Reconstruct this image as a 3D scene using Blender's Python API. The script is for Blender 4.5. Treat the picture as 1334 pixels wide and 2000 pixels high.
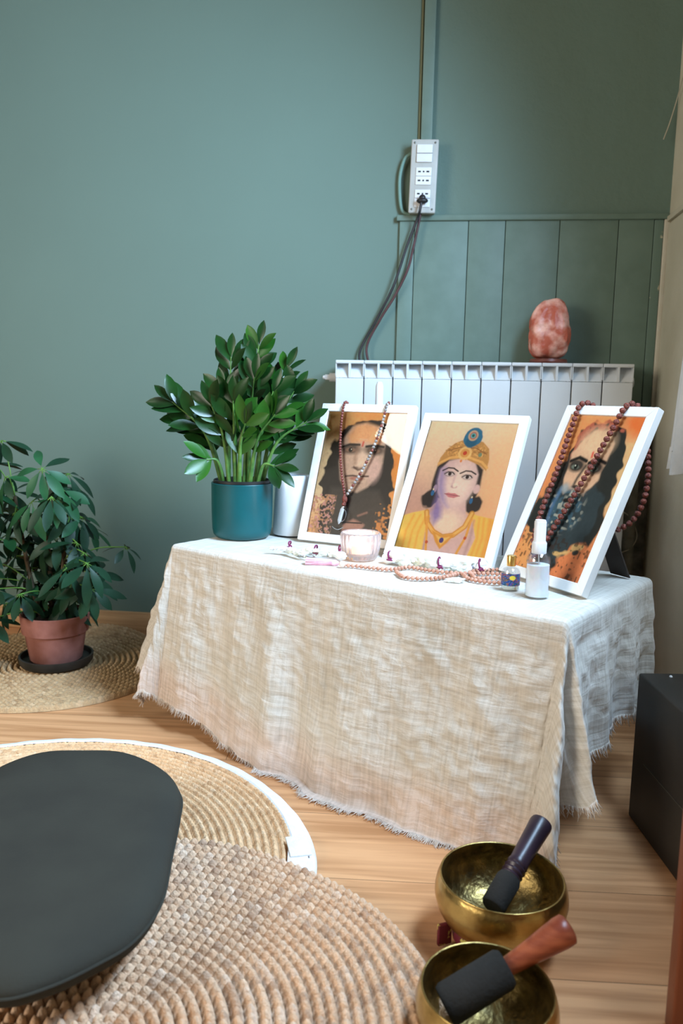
import bpy, bmesh, math, random
import numpy as np
from mathutils import Vector, Matrix, noise
for o in list(bpy.data.objects): bpy.data.objects.remove(o)
random.seed(7); RN = np.random.RandomState(5)
PI = math.pi; S = bpy.context.scene; COL = S.collection

# ------------------------------------------------------------------ camera
FPX = 1560.0; CX, CY = 667.0, 1000.0
PITCH, ROLL, YAW = math.radians(8.1), math.radians(1.17), math.radians(7.1)
CAM = Vector((0, -2.27, 0.724))
_fw = Vector((-math.sin(YAW)*math.cos(PITCH), math.cos(YAW)*math.cos(PITCH), -math.sin(PITCH)))
_r = Vector((math.cos(YAW), math.sin(YAW), 0)); _u = _r.cross(_fw)
_R = _r*math.cos(ROLL) + _u*math.sin(ROLL); _U = -_r*math.sin(ROLL) + _u*math.cos(ROLL)
cd = bpy.data.cameras.new('camera'); cam = bpy.data.objects.new('camera', cd); COL.objects.link(cam)
M = Matrix((_R, _U, -_fw)).transposed().to_4x4(); M.translation = CAM; cam.matrix_world = M
cd.sensor_fit = 'VERTICAL'; cd.sensor_height = 36; cd.lens = FPX*36/2000; cd.clip_start = 0.02
cd.dof.use_dof = True; cd.dof.focus_distance = 1.50; cd.dof.aperture_fstop = 5.0
S.camera = cam

def rgb(r, g=None, b=None):
    if g is None: r, g, b = r
    f = lambda c: (c/255/12.92) if c <= 10 else ((c/255+0.055)/1.055)**2.4
    return (f(r), f(g), f(b), 1.0)

# ------------------------------------------------------------------ light
S.view_settings.view_transform = 'Standard'; S.view_settings.look = 'None'
S.view_settings.gamma = 1; S.view_settings.exposure = 0.0; S.view_settings.use_curve_mapping = False
W = bpy.data.worlds.new('world'); S.world = W; W.use_nodes = True
W.node_tree.nodes['Background'].inputs[0].default_value = (1.0, 0.88, 0.70, 1)
W.node_tree.nodes['Background'].inputs[1].default_value = 0.15
def area(name, loc, target, sx, sy, power, color, spread=180):
    l = bpy.data.lights.new(name, 'AREA'); l.shape = 'RECTANGLE'; l.size = sx; l.size_y = sy
    l.energy = power; l.color = color; l.spread = math.radians(spread)
    o = bpy.data.objects.new(name, l); COL.objects.link(o); o.location = loc
    d = Vector(target)-Vector(loc); o.rotation_euler = d.to_track_quat('-Z', 'Y').to_euler(); return o
# daylight through the window in the right wall, and through the high window on the left
area('window_daylight', (0.66, -1.24, 1.40), (-0.9, -1.10, 0.62), 0.80, 0.80, 104, (0.50, 0.73, 1.0), 136)
area('high_window_daylight', (-2.28, -2.68, 2.90), (-0.6, -2.2, 1.6), 0.36, 0.26, 9, (1.0, 0.93, 0.82))
area('left_window_daylight', (-2.3, -2.75, 1.25), (-0.15, -0.95, 0.15), 1.2, 1.1, 22, (1.0, 0.92, 0.79), 118)

# ------------------------------------------------------------------ helpers
def at(px, py, Y=None, Z=None, X=None):
    d = _fw + _R*((px-CX)/FPX) - _U*((py-CY)/FPX)
    if Y is not None: t = (Y-CAM.y)/d.y
    elif Z is not None: t = (Z-CAM.z)/d.z
    else: t = (X-CAM.x)/d.x
    return CAM + d*t

class MB:
    def __init__(s): s.v = []; s.f = []; s.m = []; s.sm = []
    def add(s, v, f, mi=0, smooth=True):
        n = len(s.v); s.v += [tuple(p) for p in v]; s.f += [tuple(i+n for i in q) for q in f]
        s.m += [mi]*len(f); s.sm += [smooth]*len(f); return s
    def box(s, lo, hi, mi=0, mat=None, bev=0.0):
        bm = bmesh.new(); bmesh.ops.create_cube(bm, size=1)
        lo = Vector(lo); hi = Vector(hi); c = (lo+hi)/2; d = hi-lo
        for v in bm.verts: v.co = Vector((c.x+v.co.x*d.x, c.y+v.co.y*d.y, c.z+v.co.z*d.z))
        if bev > 0: bmesh.ops.bevel(bm, geom=list(bm.edges), offset=bev, segments=3, profile=0.5, affect='EDGES')
        if mat is not None: bm.transform(mat)
        bm.verts.index_update(); bm.verts.ensure_lookup_table()
        s.add([v.co.copy() for v in bm.verts], [[v.index for v in f.verts] for f in bm.faces], mi); bm.free(); return s
    def tube(s, pts, r, seg=8, mi=0, cap=True, flat=1.0):
        pts = [Vector(p) for p in pts]; n = len(pts); rs = r if isinstance(r, (list, tuple)) else [r]*n
        V = []; up = Vector((0.13, 0.21, 0.97)).normalized(); prev = None
        for i, p in enumerate(pts):
            t = (pts[min(i+1, n-1)]-pts[max(i-1, 0)])
            t = t.normalized() if t.length > 1e-9 else Vector((0, 0, 1))
            a = (prev - t*prev.dot(t)) if prev is not None else up.cross(t)
            if a.length < 1e-5: a = Vector((1, 0, 0)).cross(t)
            a.normalize(); prev = a; b = t.cross(a)
            for k in range(seg):
                th = 2*PI*k/seg; V.append(p + a*(math.cos(th)*rs[i]) + b*(math.sin(th)*rs[i]*flat))
        F = [(i*seg+k, i*seg+(k+1) % seg, (i+1)*seg+(k+1) % seg, (i+1)*seg+k) for i in range(n-1) for k in range(seg)]
        if cap: F += [tuple(range(seg-1, -1, -1)), tuple((n-1)*seg+k for k in range(seg))]
        return s.add(V, F, mi)
    def lathe(s, prof, seg=48, c=(0, 0, 0), mi=0, mat=None, rad=None):
        V = []; c = Vector(c)
        for (r, z) in prof:
            for k in range(seg):
                th = 2*PI*k/seg; q = rad(th, r, z) if rad else r
                V.append(Vector((q*math.cos(th), q*math.sin(th), z)))
        V = [(mat @ v if mat is not None else v) + c for v in V]
        F = [(i*seg+k, i*seg+(k+1) % seg, (i+1)*seg+(k+1) % seg, (i+1)*seg+k) for i in range(len(prof)-1) for k in range(seg)]
        return s.add(V, F, mi)
    def ball(s, c, r, mi=0, sub=2, sc=(1, 1, 1), rough=0.0, seed=0.0, mat=None):
        bm = bmesh.new(); bmesh.ops.create_icosphere(bm, subdivisions=sub, radius=1)
        for v in bm.verts:
            k = 1+rough*noise.noise(v.co*1.7+Vector((seed, seed*2, 0)))
            q = Vector((v.co.x*sc[0], v.co.y*sc[1], v.co.z*sc[2]))*r*k
            v.co = (mat @ q if mat is not None else q)+Vector(c)
        bm.verts.index_update()
        s.add([v.co.copy() for v in bm.verts], [[v.index for v in f.verts] for f in bm.faces], mi); bm.free(); return s
    def build(s, name, mats, parent=None, sharp=38, uv=None, col=None):
        me = bpy.data.meshes.new(name); v = np.array(s.v, dtype=float)
        lo, hi = v.min(0), v.max(0)
        org = parent_loc(parent) if parent is not None else np.array([(lo[0]+hi[0])/2, (lo[1]+hi[1])/2, lo[2]])
        me.from_pydata((v-org).tolist(), [], s.f); me.update()
        for m in (mats if isinstance(mats, (list, tuple)) else [mats]): me.materials.append(m)
        me.polygons.foreach_set('material_index', s.m); me.polygons.foreach_set('use_smooth', s.sm)
        if sharp: me.set_sharp_from_angle(angle=math.radians(sharp))
        if col is not None:
            a = me.color_attributes.new('Col', 'FLOAT_COLOR', 'POINT'); a.data.foreach_set('color', np.asarray(col, dtype=np.float32).ravel())
        if uv is not None:
            u = me.uv_layers.new(name='UVMap'); li = np.empty(len(me.loops), dtype=np.int32); me.loops.foreach_get('vertex_index', li)
            u.data.foreach_set('uv', np.asarray(uv, dtype=np.float32)[li].ravel())
        o = bpy.data.objects.new(name, me); COL.objects.link(o)
        if parent is not None: o.parent = parent
        else: o.location = org
        return o
def parent_loc(p):
    l = np.array(p.location, dtype=float)
    while p.parent: p = p.parent; l += np.array(p.location)
    return l
def tag(o, label, cat, group=None):
    o['label'] = label; o['category'] = cat
    if group: o['group'] = group
    return o
def thing(name, label, cat, loc, group=None):
    o = bpy.data.objects.new(name, None); COL.objects.link(o); o.location = loc; o.empty_display_size = 0.02
    return tag(o, label, cat, group)
def struct(o): o['kind'] = 'structure'; return o
def spline(pts, n=8):
    P = [Vector(p) for p in pts]; P = [2*P[0]-P[1]]+P+[2*P[-1]-P[-2]]; out = []
    for i in range(1, len(P)-2):
        for k in range(n):
            t = k/n; a, b, c, d = P[i-1:i+3]
            out.append(0.5*((2*b)+(c-a)*t+(2*a-5*b+4*c-d)*t*t+(3*b-a-3*c+d)*t**3))
    out.append(P[-2]); return out

# ------------------------------------------------------------------ materials
def mat(name, c1, c2=None, rough=0.6, metal=0, scale=20, bump=0.0, bscale=None, stretch=(1, 1, 1), detail=4,
        spec=0.5, trans=0, ior=1.45, sss=0, alpha=1, attr=None, coat=0, emis=None, estr=0, coords='Object', sheen=0, thr=(0.35, 0.65)):
    m = bpy.data.materials.new(name); m.use_nodes = True; nt = m.node_tree; N = nt.nodes; L = nt.links; p = N['Principled BSDF']
    tc = N.new('ShaderNodeTexCoord'); mp = N.new('ShaderNodeMapping'); mp.inputs['Scale'].default_value = stretch
    L.new(tc.outputs[coords], mp.inputs[0])
    nz = N.new('ShaderNodeTexNoise'); nz.inputs['Scale'].default_value = scale; nz.inputs['Detail'].default_value = detail
    L.new(mp.outputs[0], nz.inputs['Vector'])
    cr = N.new('ShaderNodeValToRGB'); cr.color_ramp.elements[0].position = thr[0]; cr.color_ramp.elements[1].position = thr[1]
    cr.color_ramp.elements[0].color = c1; cr.color_ramp.elements[1].color = c2 or tuple(min(1, x*1.08) for x in c1[:3])+(1,)
    L.new(nz.outputs[0], cr.inputs[0]); src = cr.outputs[0]
    if attr:
        va = N.new('ShaderNodeVertexColor'); va.layer_name = attr
        mx = N.new('ShaderNodeMix'); mx.data_type = 'RGBA'; mx.blend_type = 'MULTIPLY'; mx.inputs[0].default_value = 1
        L.new(va.outputs[0], mx.inputs[6]); L.new(src, mx.inputs[7]); src = mx.outputs[2]
    L.new(src, p.inputs['Base Color'])
    p.inputs['Roughness'].default_value = rough; p.inputs['Metallic'].default_value = metal; p.inputs['IOR'].default_value = ior
    p.inputs['Specular IOR Level'].default_value = spec; p.inputs['Transmission Weight'].default_value = trans
    p.inputs['Coat Weight'].default_value = coat; p.inputs['Alpha'].default_value = alpha; p.inputs['Sheen Weight'].default_value = sheen
    if sss:
        p.inputs['Subsurface Weight'].default_value = sss; p.inputs['Subsurface Scale'].default_value = 0.02
    if emis: p.inputs['Emission Color'].default_value = emis; p.inputs['Emission Strength'].default_value = estr
    if bump:
        n2 = N.new('ShaderNodeTexNoise'); n2.inputs['Scale'].default_value = bscale or scale*3; n2.inputs['Detail'].default_value = 5
        L.new(mp.outputs[0], n2.inputs['Vector']); b = N.new('ShaderNodeBump'); b.inputs['Strength'].default_value = bump
        b.inputs['Distance'].default_value = 0.004; L.new(n2.outputs[0], b.inputs['Height']); L.new(b.outputs[0], p.inputs['Normal'])
    return m

def wall_paint():
    m = bpy.data.materials.new('green_paint'); m.use_nodes = True; nt = m.node_tree; N = nt.nodes; L = nt.links; p = N['Principled BSDF']
    ge = N.new('ShaderNodeNewGeometry'); sp = N.new('ShaderNodeSeparateXYZ'); L.new(ge.outputs['Position'], sp.inputs[0])
    def ramp01(sock, a, b):
        r = N.new('ShaderNodeMapRange'); r.inputs[1].default_value = a; r.inputs[2].default_value = b; L.new(sock, r.inputs[0]); return r.outputs[0]
    def mul(a, b, op='MULTIPLY'):
        q = N.new('ShaderNodeMath'); q.operation = op
        for i, x in enumerate((a, b)):
            if isinstance(x, float): q.inputs[i].default_value = x
            else: L.new(x, q.inputs[i])
        return q.outputs[0]
    nz = N.new('ShaderNodeTexNoise'); nz.inputs['Scale'].default_value = 3; nz.inputs['Detail'].default_value = 5; L.new(ge.outputs['Position'], nz.inputs['Vector'])
    cr = N.new('ShaderNodeValToRGB'); cr.color_ramp.elements[0].color = (0.128, 0.192, 0.160, 1); cr.color_ramp.elements[1].color = (0.144, 0.216, 0.180, 1)
    L.new(nz.outputs[0], cr.inputs[0])
    # bare grey plaster low in the corner, under the panelling
    n3 = N.new('ShaderNodeTexNoise'); n3.inputs['Scale'].default_value = 35; n3.inputs['Detail'].default_value = 6; L.new(ge.outputs['Position'], n3.inputs['Vector'])
    cg = N.new('ShaderNodeValToRGB'); cg.color_ramp.elements[0].color = (0.13, 0.125, 0.095, 1); cg.color_ramp.elements[1].color = (0.30, 0.28, 0.22, 1)
    cg.color_ramp.elements[0].position = 0.35; cg.color_ramp.elements[1].position = 0.65; L.new(n3.outputs[0], cg.inputs[0])
    mask = mul(ramp01(sp.outputs[0], 0.42, 0.43), ramp01(sp.outputs[2], 0.705, 0.70))
    mx = N.new('ShaderNodeMix'); mx.data_type = 'RGBA'; L.new(mask, mx.inputs[0]); L.new(cr.outputs[0], mx.inputs[6]); L.new(cg.outputs[0], mx.inputs[7])
    L.new(mx.outputs[2], p.inputs['Base Color']); p.inputs['Roughness'].default_value = 0.62; p.inputs['Specular IOR Level'].default_value = 0.3
    pl = ramp01(sp.outputs[0], -0.07, -0.05); amp = mul(mul(pl, 0.9), 0.1, 'ADD')
    a = N.new('ShaderNodeTexNoise'); a.inputs['Scale'].default_value = 14; a.inputs['Detail'].default_value = 9; a.inputs['Roughness'].default_value = 0.62; L.new(ge.outputs['Position'], a.inputs['Vector'])
    h = mul(a.outputs[0], amp); b = N.new('ShaderNodeBump'); b.inputs['Strength'].default_value = 0.55; b.inputs['Distance'].default_value = 0.010
    L.new(h, b.inputs['Height']); L.new(b.outputs[0], p.inputs['Normal']); return m

def floor_mat():
    m = bpy.data.materials.new('oak_laminate'); m.use_nodes = True; nt = m.node_tree; N = nt.nodes; L = nt.links; p = N['Principled BSDF']
    ge = N.new('ShaderNodeNewGeometry'); mp = N.new('ShaderNodeMapping'); L.new(ge.outputs['Position'], mp.inputs[0]); mp.inputs['Rotation'].default_value = (0, 0, math.radians(-4))
    br = N.new('ShaderNodeTexBrick'); br.offset = 0.37; br.inputs['Scale'].default_value = 1; br.inputs['Brick Width'].default_value = 1.25; br.inputs['Row Height'].default_value = 0.19
    br.inputs['Mortar Size'].default_value = 0.0008; br.inputs['Mortar Smooth'].default_value = 0.3
    br.inputs['Color1'].default_value = (0.56, 0.275, 0.125, 1); br.inputs['Color2'].default_value = (0.68, 0.36, 0.175, 1); br.inputs['Mortar'].default_value = (0.22, 0.11, 0.05, 1)
    L.new(mp.outputs[0], br.inputs['Vector'])
    m2 = N.new('ShaderNodeMapping'); m2.inputs['Scale'].default_value = (1.2, 22, 1); L.new(mp.outputs[0], m2.inputs[0])
    nz = N.new('ShaderNodeTexNoise'); nz.inputs['Scale'].default_value = 2.2; nz.inputs['Detail'].default_value = 7; nz.inputs['Distortion'].default_value = 0.7; L.new(m2.outputs[0], nz.inputs['Vector'])
    cr = N.new('ShaderNodeValToRGB'); cr.color_ramp.elements[0].position = 0.33; cr.color_ramp.elements[0].color = (0.66, 0.56, 0.46, 1); cr.color_ramp.elements[1].position = 0.62; cr.color_ramp.elements[1].color = (1.1, 1.1, 1.1, 1)
    L.new(nz.outputs[0], cr.inputs[0])
    mx = N.new('ShaderNodeMix'); mx.data_type = 'RGBA'; mx.blend_type = 'MULTIPLY'; mx.inputs[0].default_value = 0.8
    L.new(br.outputs[0], mx.inputs[6]); L.new(cr.outputs[0], mx.inputs[7]); L.new(mx.outputs[2], p.inputs['Base Color'])
    p.inputs['Roughness'].default_value = 0.42; p.inputs['Specular IOR Level'].default_value = 0.35
    b = N.new('ShaderNodeBump'); b.inputs['Strength'].default_value = 0.08; b.inputs['Distance'].default_value = 0.002; L.new(nz.outputs[0], b.inputs['Height']); L.new(b.outputs[0], p.inputs['Normal'])
    return m

def linen_mat():
    m = bpy.data.materials.new('linen_gauze'); m.use_nodes = True; nt = m.node_tree; N = nt.nodes; L = nt.links; p = N['Principled BSDF']
    uv = N.new('ShaderNodeUVMap')
    def nzs(sc, stx, sty, det=3, dist=0.0):
        mp = N.new('ShaderNodeMapping'); mp.inputs['Scale'].default_value = (stx, sty, 1); L.new(uv.outputs[0], mp.inputs[0])
        n = N.new('ShaderNodeTexNoise'); n.inputs['Scale'].default_value = sc; n.inputs['Detail'].default_value = det; n.inputs['Distortion'].default_value = dist; L.new(mp.outputs[0], n.inputs['Vector']); return n.outputs[0]
    warp = nzs(60, 0.12, 3.2); weft = nzs(60, 3.2, 0.12); big = nzs(7, 1, 1, 4); cr1 = nzs(20, 1.4, 2.0, 6, 0.5)
    def math2(a, b, op):
        q = N.new('ShaderNodeMath'); q.operation = op
        for i, x in enumerate((a, b)):
            if isinstance(x, (int, float)): q.inputs[i].default_value = x
            else: L.new(x, q.inputs[i])
        return q.outputs[0]
    w = math2(warp, weft, 'ADD'); w2 = math2(math2(w, 0.42, 'MULTIPLY'), math2(big, 0.3, 'MULTIPLY'), 'ADD')
    cr = N.new('ShaderNodeValToRGB'); e = cr.color_ramp.elements; e[0].position = 0.42; e[0].color = (0.59, 0.55, 0.475, 1); e[1].position = 0.66; e[1].color = (0.84, 0.80, 0.73, 1)
    L.new(w2, cr.inputs[0])
    # faint pinkish band close to the front hem, part of the weave
    sp = N.new('ShaderNodeSeparateXYZ'); L.new(uv.outputs[0], sp.inputs[0])
    mr = N.new('ShaderNodeMapRange'); mr.inputs[1].default_value = -0.27; mr.inputs[2].default_value = -0.33; L.new(sp.outputs[1], mr.inputs[0])
    mx = N.new('ShaderNodeMix'); mx.data_type = 'RGBA'; mx.blend_type = 'MULTIPLY'; L.new(mr.outputs[0], mx.inputs[0]); L.new(cr.outputs[0], mx.inputs[6]); mx.inputs[7].default_value = (1.0, 0.88, 0.85, 1)
    L.new(mx.outputs[2], p.inputs['Base Color']); p.inputs['Roughness'].default_value = 0.9; p.inputs['Specular IOR Level'].default_value = 0.1; p.inputs['Sheen Weight'].default_value = 0.25
    h = math2(math2(w, 0.28, 'MULTIPLY'), cr1, 'ADD'); b = N.new('ShaderNodeBump'); b.inputs['Strength'].default_value = 0.62; b.inputs['Distance'].default_value = 0.006
    L.new(h, b.inputs['Height']); L.new(b.outputs[0], p.inputs['Normal'])
    tr = N.new('ShaderNodeBsdfTranslucent'); tr.inputs[0].default_value = (0.72, 0.66, 0.56, 1); ms = N.new('ShaderNodeMixShader'); ms.inputs[0].default_value = 0.16
    L.new(p.outputs[0], ms.inputs[1]); L.new(tr.outputs[0], ms.inputs[2]); L.new(ms.outputs[0], N['Material Output'].inputs[0]); return m

def glass_pane():
    m = bpy.data.materials.new('picture_glass'); m.use_nodes = True; nt = m.node_tree; N = nt.nodes; L = nt.links; N.remove(N['Principled BSDF'])
    t = N.new('ShaderNodeBsdfTransparent'); g = N.new('ShaderNodeBsdfGlossy'); g.inputs['Roughness'].default_value = 0.02
    f = N.new('ShaderNodeFresnel'); f.inputs[0].default_value = 1.5; ms = N.new('ShaderNodeMixShader'); ms.inputs[0].default_value = 0.05
    L.new(f.outputs[0], ms.inputs[0]); L.new(t.outputs[0], ms.inputs[1]); L.new(g.outputs[0], ms.inputs[2]); L.new(ms.outputs[0], N['Material Output'].inputs[0]); return m

M_wall = wall_paint(); M_floor = floor_mat(); M_linen = linen_mat(); M_pane = glass_pane()
M_thin = glass_pane(); M_thin.name = 'thin_bottle_glass'
for l_ in list(M_thin.node_tree.links):
    if l_.from_node.type == 'FRESNEL': M_thin.node_tree.links.remove(l_)
for n_ in M_thin.node_tree.nodes:
    if n_.type == 'MIX_SHADER': n_.inputs[0].default_value = 0.10
    if n_.type == 'BSDF_TRANSPARENT': n_.inputs[0].default_value = (0.95, 0.96, 0.97, 1)
M_green = mat('green_trim_paint', (0.130, 0.198, 0.164, 1), (0.148, 0.222, 0.186, 1), 0.5, bump=0.1, bscale=60)
M_green_old = mat('scuffed_trim_paint', (0.13, 0.20, 0.165, 1), rgb(190, 184, 160), 0.6, scale=26, thr=(0.63, 0.66))
M_cream = mat('cream_wall_paint', (0.58, 0.55, 0.43, 1), (0.64, 0.61, 0.49, 1), 0.7, scale=8, bump=0.25, bscale=40)
M_creamtrim = mat('cream_trim', (0.55, 0.52, 0.42, 1), (0.62, 0.59, 0.49, 1), 0.6)
M_ceil = mat('ceiling_white', (0.6, 0.58, 0.53, 1), None, 0.9)
M_base = mat('oak_baseboard', (0.50, 0.28, 0.125, 1), (0.66, 0.40, 0.20, 1), 0.5, scale=5, stretch=(1, 8, 22), bump=0.1)
M_plastic = mat('aged_white_plastic', (0.42, 0.42, 0.39, 1), (0.48, 0.48, 0.45, 1), 0.4)
M_plastic2 = mat('white_plastic', (0.70, 0.71, 0.72, 1), None, 0.35)
M_black = mat('black_plastic', (0.012, 0.012, 0.012, 1), (0.02, 0.02, 0.02, 1), 0.45)
M_slot = mat('dark_slot', (0.02, 0.022, 0.025, 1), None, 0.8)
M_screw = mat('screw_metal', (0.16, 0.16, 0.14, 1), None, 0.4, 0.8)
M_cable = mat('black_cable', (0.012, 0.012, 0.014, 1), (0.03, 0.028, 0.03, 1), 0.5)
M_redcable = mat('brown_red_cable', (0.055, 0.018, 0.018, 1), (0.10, 0.04, 0.04, 1), 0.5)
M_rad = mat('radiator_enamel', (0.66, 0.685, 0.70, 1), (0.70, 0.725, 0.74, 1), 0.35, scale=6)
M_salt = mat('salt_crystal', (0.50, 0.115, 0.065, 1), (0.86, 0.48, 0.38, 1), 0.38, scale=22, bump=0.9, bscale=38, sss=0.30, detail=8, thr=(0.44, 0.62))
M_saltbase = mat('dark_red_wood', (0.12, 0.03, 0.02, 1), (0.2, 0.06, 0.04, 1), 0.4, stretch=(1, 1, 6))
M_teal = mat('teal_plastic', (0.0, 0.075, 0.085, 1), (0.0, 0.085, 0.096, 1), 0.36, spec=0.6)
M_soil = mat('potting_soil', (0.02, 0.014, 0.01, 1), (0.06, 0.04, 0.03, 1), 0.95, scale=90, bump=1)
M_zz = mat('glossy_leaf', (0.005, 0.022, 0.005, 1), (0.009, 0.048, 0.008, 1), 0.28, scale=14, spec=0.35)
M_zz2 = mat('young_leaf', (0.012, 0.07, 0.007, 1), (0.028, 0.11, 0.012, 1), 0.33, scale=12, spec=0.35)
M_zstem = mat('green_stem', (0.045, 0.14, 0.03, 1), (0.12, 0.24, 0.05, 1), 0.4, scale=60)
M_sch = mat('dark_umbrella_leaf', (0.008, 0.030, 0.014, 1), (0.014, 0.052, 0.024, 1), 0.42, scale=12, spec=0.25)
M_sch2 = mat('light_umbrella_leaf', (0.012, 0.07, 0.028, 1), (0.025, 0.12, 0.045, 1), 0.42, scale=12, spec=0.3)
M_pet = mat('petiole', (0.08, 0.20, 0.03, 1), (0.14, 0.30, 0.05, 1), 0.5)
M_wood_stem = mat('bark', (0.05, 0.035, 0.02, 1), (0.12, 0.09, 0.05, 1), 0.8, scale=60, bump=0.5)
M_terra = mat('terracotta', (0.24, 0.085, 0.06, 1), (0.38, 0.16, 0.13, 1), 0.8, scale=16, bump=0.3, detail=6)
M_saucer = mat('dark_saucer', (0.02, 0.019, 0.016, 1), (0.035, 0.03, 0.025, 1), 0.5)
M_frame = mat('white_frame_lacquer', (0.78, 0.775, 0.75, 1), (0.82, 0.815, 0.79, 1), 0.4)
M_back = mat('frame_backing', (0.04, 0.03, 0.025, 1), None, 0.8)
M_print = mat('printed_paper', (1, 1, 1, 1), (1, 1, 1, 1), 0.45, attr='Col')
M_diff = mat('pale_ceramic', (0.62, 0.65, 0.67, 1), (0.68, 0.70, 0.72, 1), 0.3, coat=0.3)
M_glass = mat('clear_glass', (1, 1, 1, 1), (1, 1, 1, 1), 0.03, trans=1, ior=1.45)
M_pinkglass = mat('rosy_cut_glass', (0.97, 0.88, 0.88, 1), (1, 0.93, 0.93, 1), 0.09, trans=0.82, ior=1.4)
M_frost = mat('frosted_liquid', (0.93, 0.95, 0.97, 1), (0.96, 0.97, 0.98, 1), 0.45, trans=0.0, sss=0.3)
M_wax = mat('candle_wax', (0.9, 0.78, 0.6, 1), None, 0.5, emis=(1.0, 0.50, 0.18, 1), estr=2.2)
M_flame = mat('flame', (1, 0.6, 0.2, 1), None, 0.5, emis=(1.0, 0.58, 0.22, 1), estr=14)
M_candle = mat('white_wax', (0.74, 0.76, 0.75, 1), None, 0.45, sss=0.2)
M_gold = mat('gold_cap', (0.85, 0.50, 0.12, 1), (0.95, 0.62, 0.2, 1), 0.25, 0.9)
M_lab = mat('collage_label', (1, 1, 1, 1), (1, 1, 1, 1), 0.5, attr='Col')
M_oil = mat('pale_oil', (0.85, 0.86, 0.70, 1), None, 0.1, trans=0.7, ior=1.4)
M_rud = mat('rudraksha_seed', (0.11, 0.022, 0.014, 1), (0.27, 0.07, 0.045, 1), 0.5, scale=260, bump=1.0, bscale=300)
M_dkbead = mat('rosewood_bead', (0.13, 0.028, 0.02, 1), (0.25, 0.07, 0.05, 1), 0.35, scale=60)
M_grbead = mat('grey_stone_bead', (0.14, 0.12, 0.11, 1), (0.5, 0.44, 0.40, 1), 0.25, scale=70)
M_sandal = mat('sandalwood_bead', (0.46, 0.20, 0.12, 1), (0.62, 0.33, 0.23, 1), 0.5, scale=80)
M_thread = mat('purple_thread', (0.12, 0.01, 0.05, 1), (0.22, 0.02, 0.09, 1), 0.7)
M_pink = mat('pink_tassel', (0.82, 0.42, 0.53, 1), (0.88, 0.56, 0.65, 1), 0.8, scale=120)
M_petal = mat('cream_petal', (0.86, 0.86, 0.84, 1), (0.84, 0.82, 0.66, 1), 0.6, scale=22, thr=(0.5, 0.75), sss=0.2)
M_silver = mat('silver', (0.6, 0.6, 0.6, 1), None, 0.25, 1.0)
M_crystal = mat('quartz', (0.85, 0.88, 0.9, 1), None, 0.08, trans=0.6)
M_cush = mat('black_cotton', (0.034, 0.032, 0.026, 1), (0.040, 0.038, 0.030, 1), 0.9, scale=10, bump=0.15, bscale=250, spec=0.1)
M_brass = mat('aged_brass', (0.30, 0.19, 0.06, 1), (0.55, 0.39, 0.14, 1), 0.30, 1.0, scale=26, bump=0.25, bscale=70)
M_brassin = mat('patinated_brass', (0.10, 0.075, 0.035, 1), (0.40, 0.28, 0.10, 1), 0.38, 1.0, scale=45, bump=0.6, bscale=80, thr=(0.3, 0.7))
M_mal1 = mat('ebony_handle', (0.022, 0.012, 0.020, 1), (0.04, 0.022, 0.035, 1), 0.35, spec=0.6)
M_mal2 = mat('padauk_handle', (0.20, 0.04, 0.018, 1), (0.34, 0.085, 0.035, 1), 0.35, scale=30, stretch=(1, 1, 5))
M_suede = mat('black_suede', (0.014, 0.013, 0.011, 1), (0.022, 0.02, 0.018, 1), 0.95, bump=0.3, bscale=200)
M_red = mat('maroon_brocade', (0.12, 0.01, 0.02, 1), (0.5, 0.42, 0.10, 1), 0.6, scale=60, thr=(0.55, 0.58))
M_rugA = mat('jute', (0.90, 0.88, 0.82, 1), (1.15, 1.1, 1.0, 1), 0.92, scale=160, bump=0.8, bscale=330, attr='Col', spec=0.1)
M_tape = mat('white_cotton_tape', (0.76, 0.77, 0.80, 1), (0.82, 0.83, 0.86, 1), 0.85, scale=60, bump=0.4, bscale=220)
M_cab = mat('black_cabinet', (0.020, 0.018, 0.015, 1), (0.026, 0.022, 0.018, 1), 0.55)
M_board = mat('reddish_board', (0.16, 0.045, 0.02, 1), (0.26, 0.085, 0.04, 1), 0.45, scale=12, stretch=(1, 1, 0.15))
M_curt = mat('pale_voile', (0.72, 0.76, 0.80, 1), (0.78, 0.81, 0.84, 1), 0.85, scale=30, bump=0.3, bscale=300)
M_wire = mat('beige_wire', (0.5, 0.46, 0.36, 1), None, 0.5)
M_table = mat('dark_wood', (0.06, 0.035, 0.02, 1), None, 0.6, stretch=(1, 10, 10))
M_pipe = mat('grey_painted_pipe', (0.17, 0.165, 0.13, 1), (0.28, 0.27, 0.22, 1), 0.6, scale=40, bump=0.5)

# ------------------------------------------------------------------ room
RX = 0.567
b = MB(); b.box((-3, -4.6, -0.05), (1.0, 0.0, 0.0)); struct(b.build('floor', M_floor))
b = MB(); b.box((-3, 0.0, -0.05), (1.0, 0.12, 3.1)); struct(b.build('wall_back', M_wall))
b = MB()                                                     # right wall with a window opening
y0, y1, z0, z1 = -1.72, -0.78, 0.93, 1.87
for lo, hi in [((RX, -4.6, 0), (RX+.12, y0, 3.1)), ((RX, y1, 0), (RX+.12, 0, 3.1)), ((RX, y0, 0), (RX+.12, y1, z0)), ((RX, y0, z1), (RX+.12, y1, 3.1))]:
    b.box(lo, hi)
struct(b.build('wall_right', M_cream))
b = MB()
for lo, hi in [((RX+.02, y0, z0), (RX+.07, y0+.04, z1)), ((RX+.02, y1-.04, z0), (RX+.07, y1, z1)), ((RX+.02, y0, z0), (RX+.07, y1, z0+.04)),
               ((RX+.02, y0, z1-.04), (RX+.07, y1, z1))]: b.box(lo, hi)
struct(b.build('window_1', M_plastic2))
b = MB(); b.box((-3, -4.6, 3.1), (1.0, 0.12, 3.2)); struct(b.build('ceiling', M_ceil))
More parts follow.
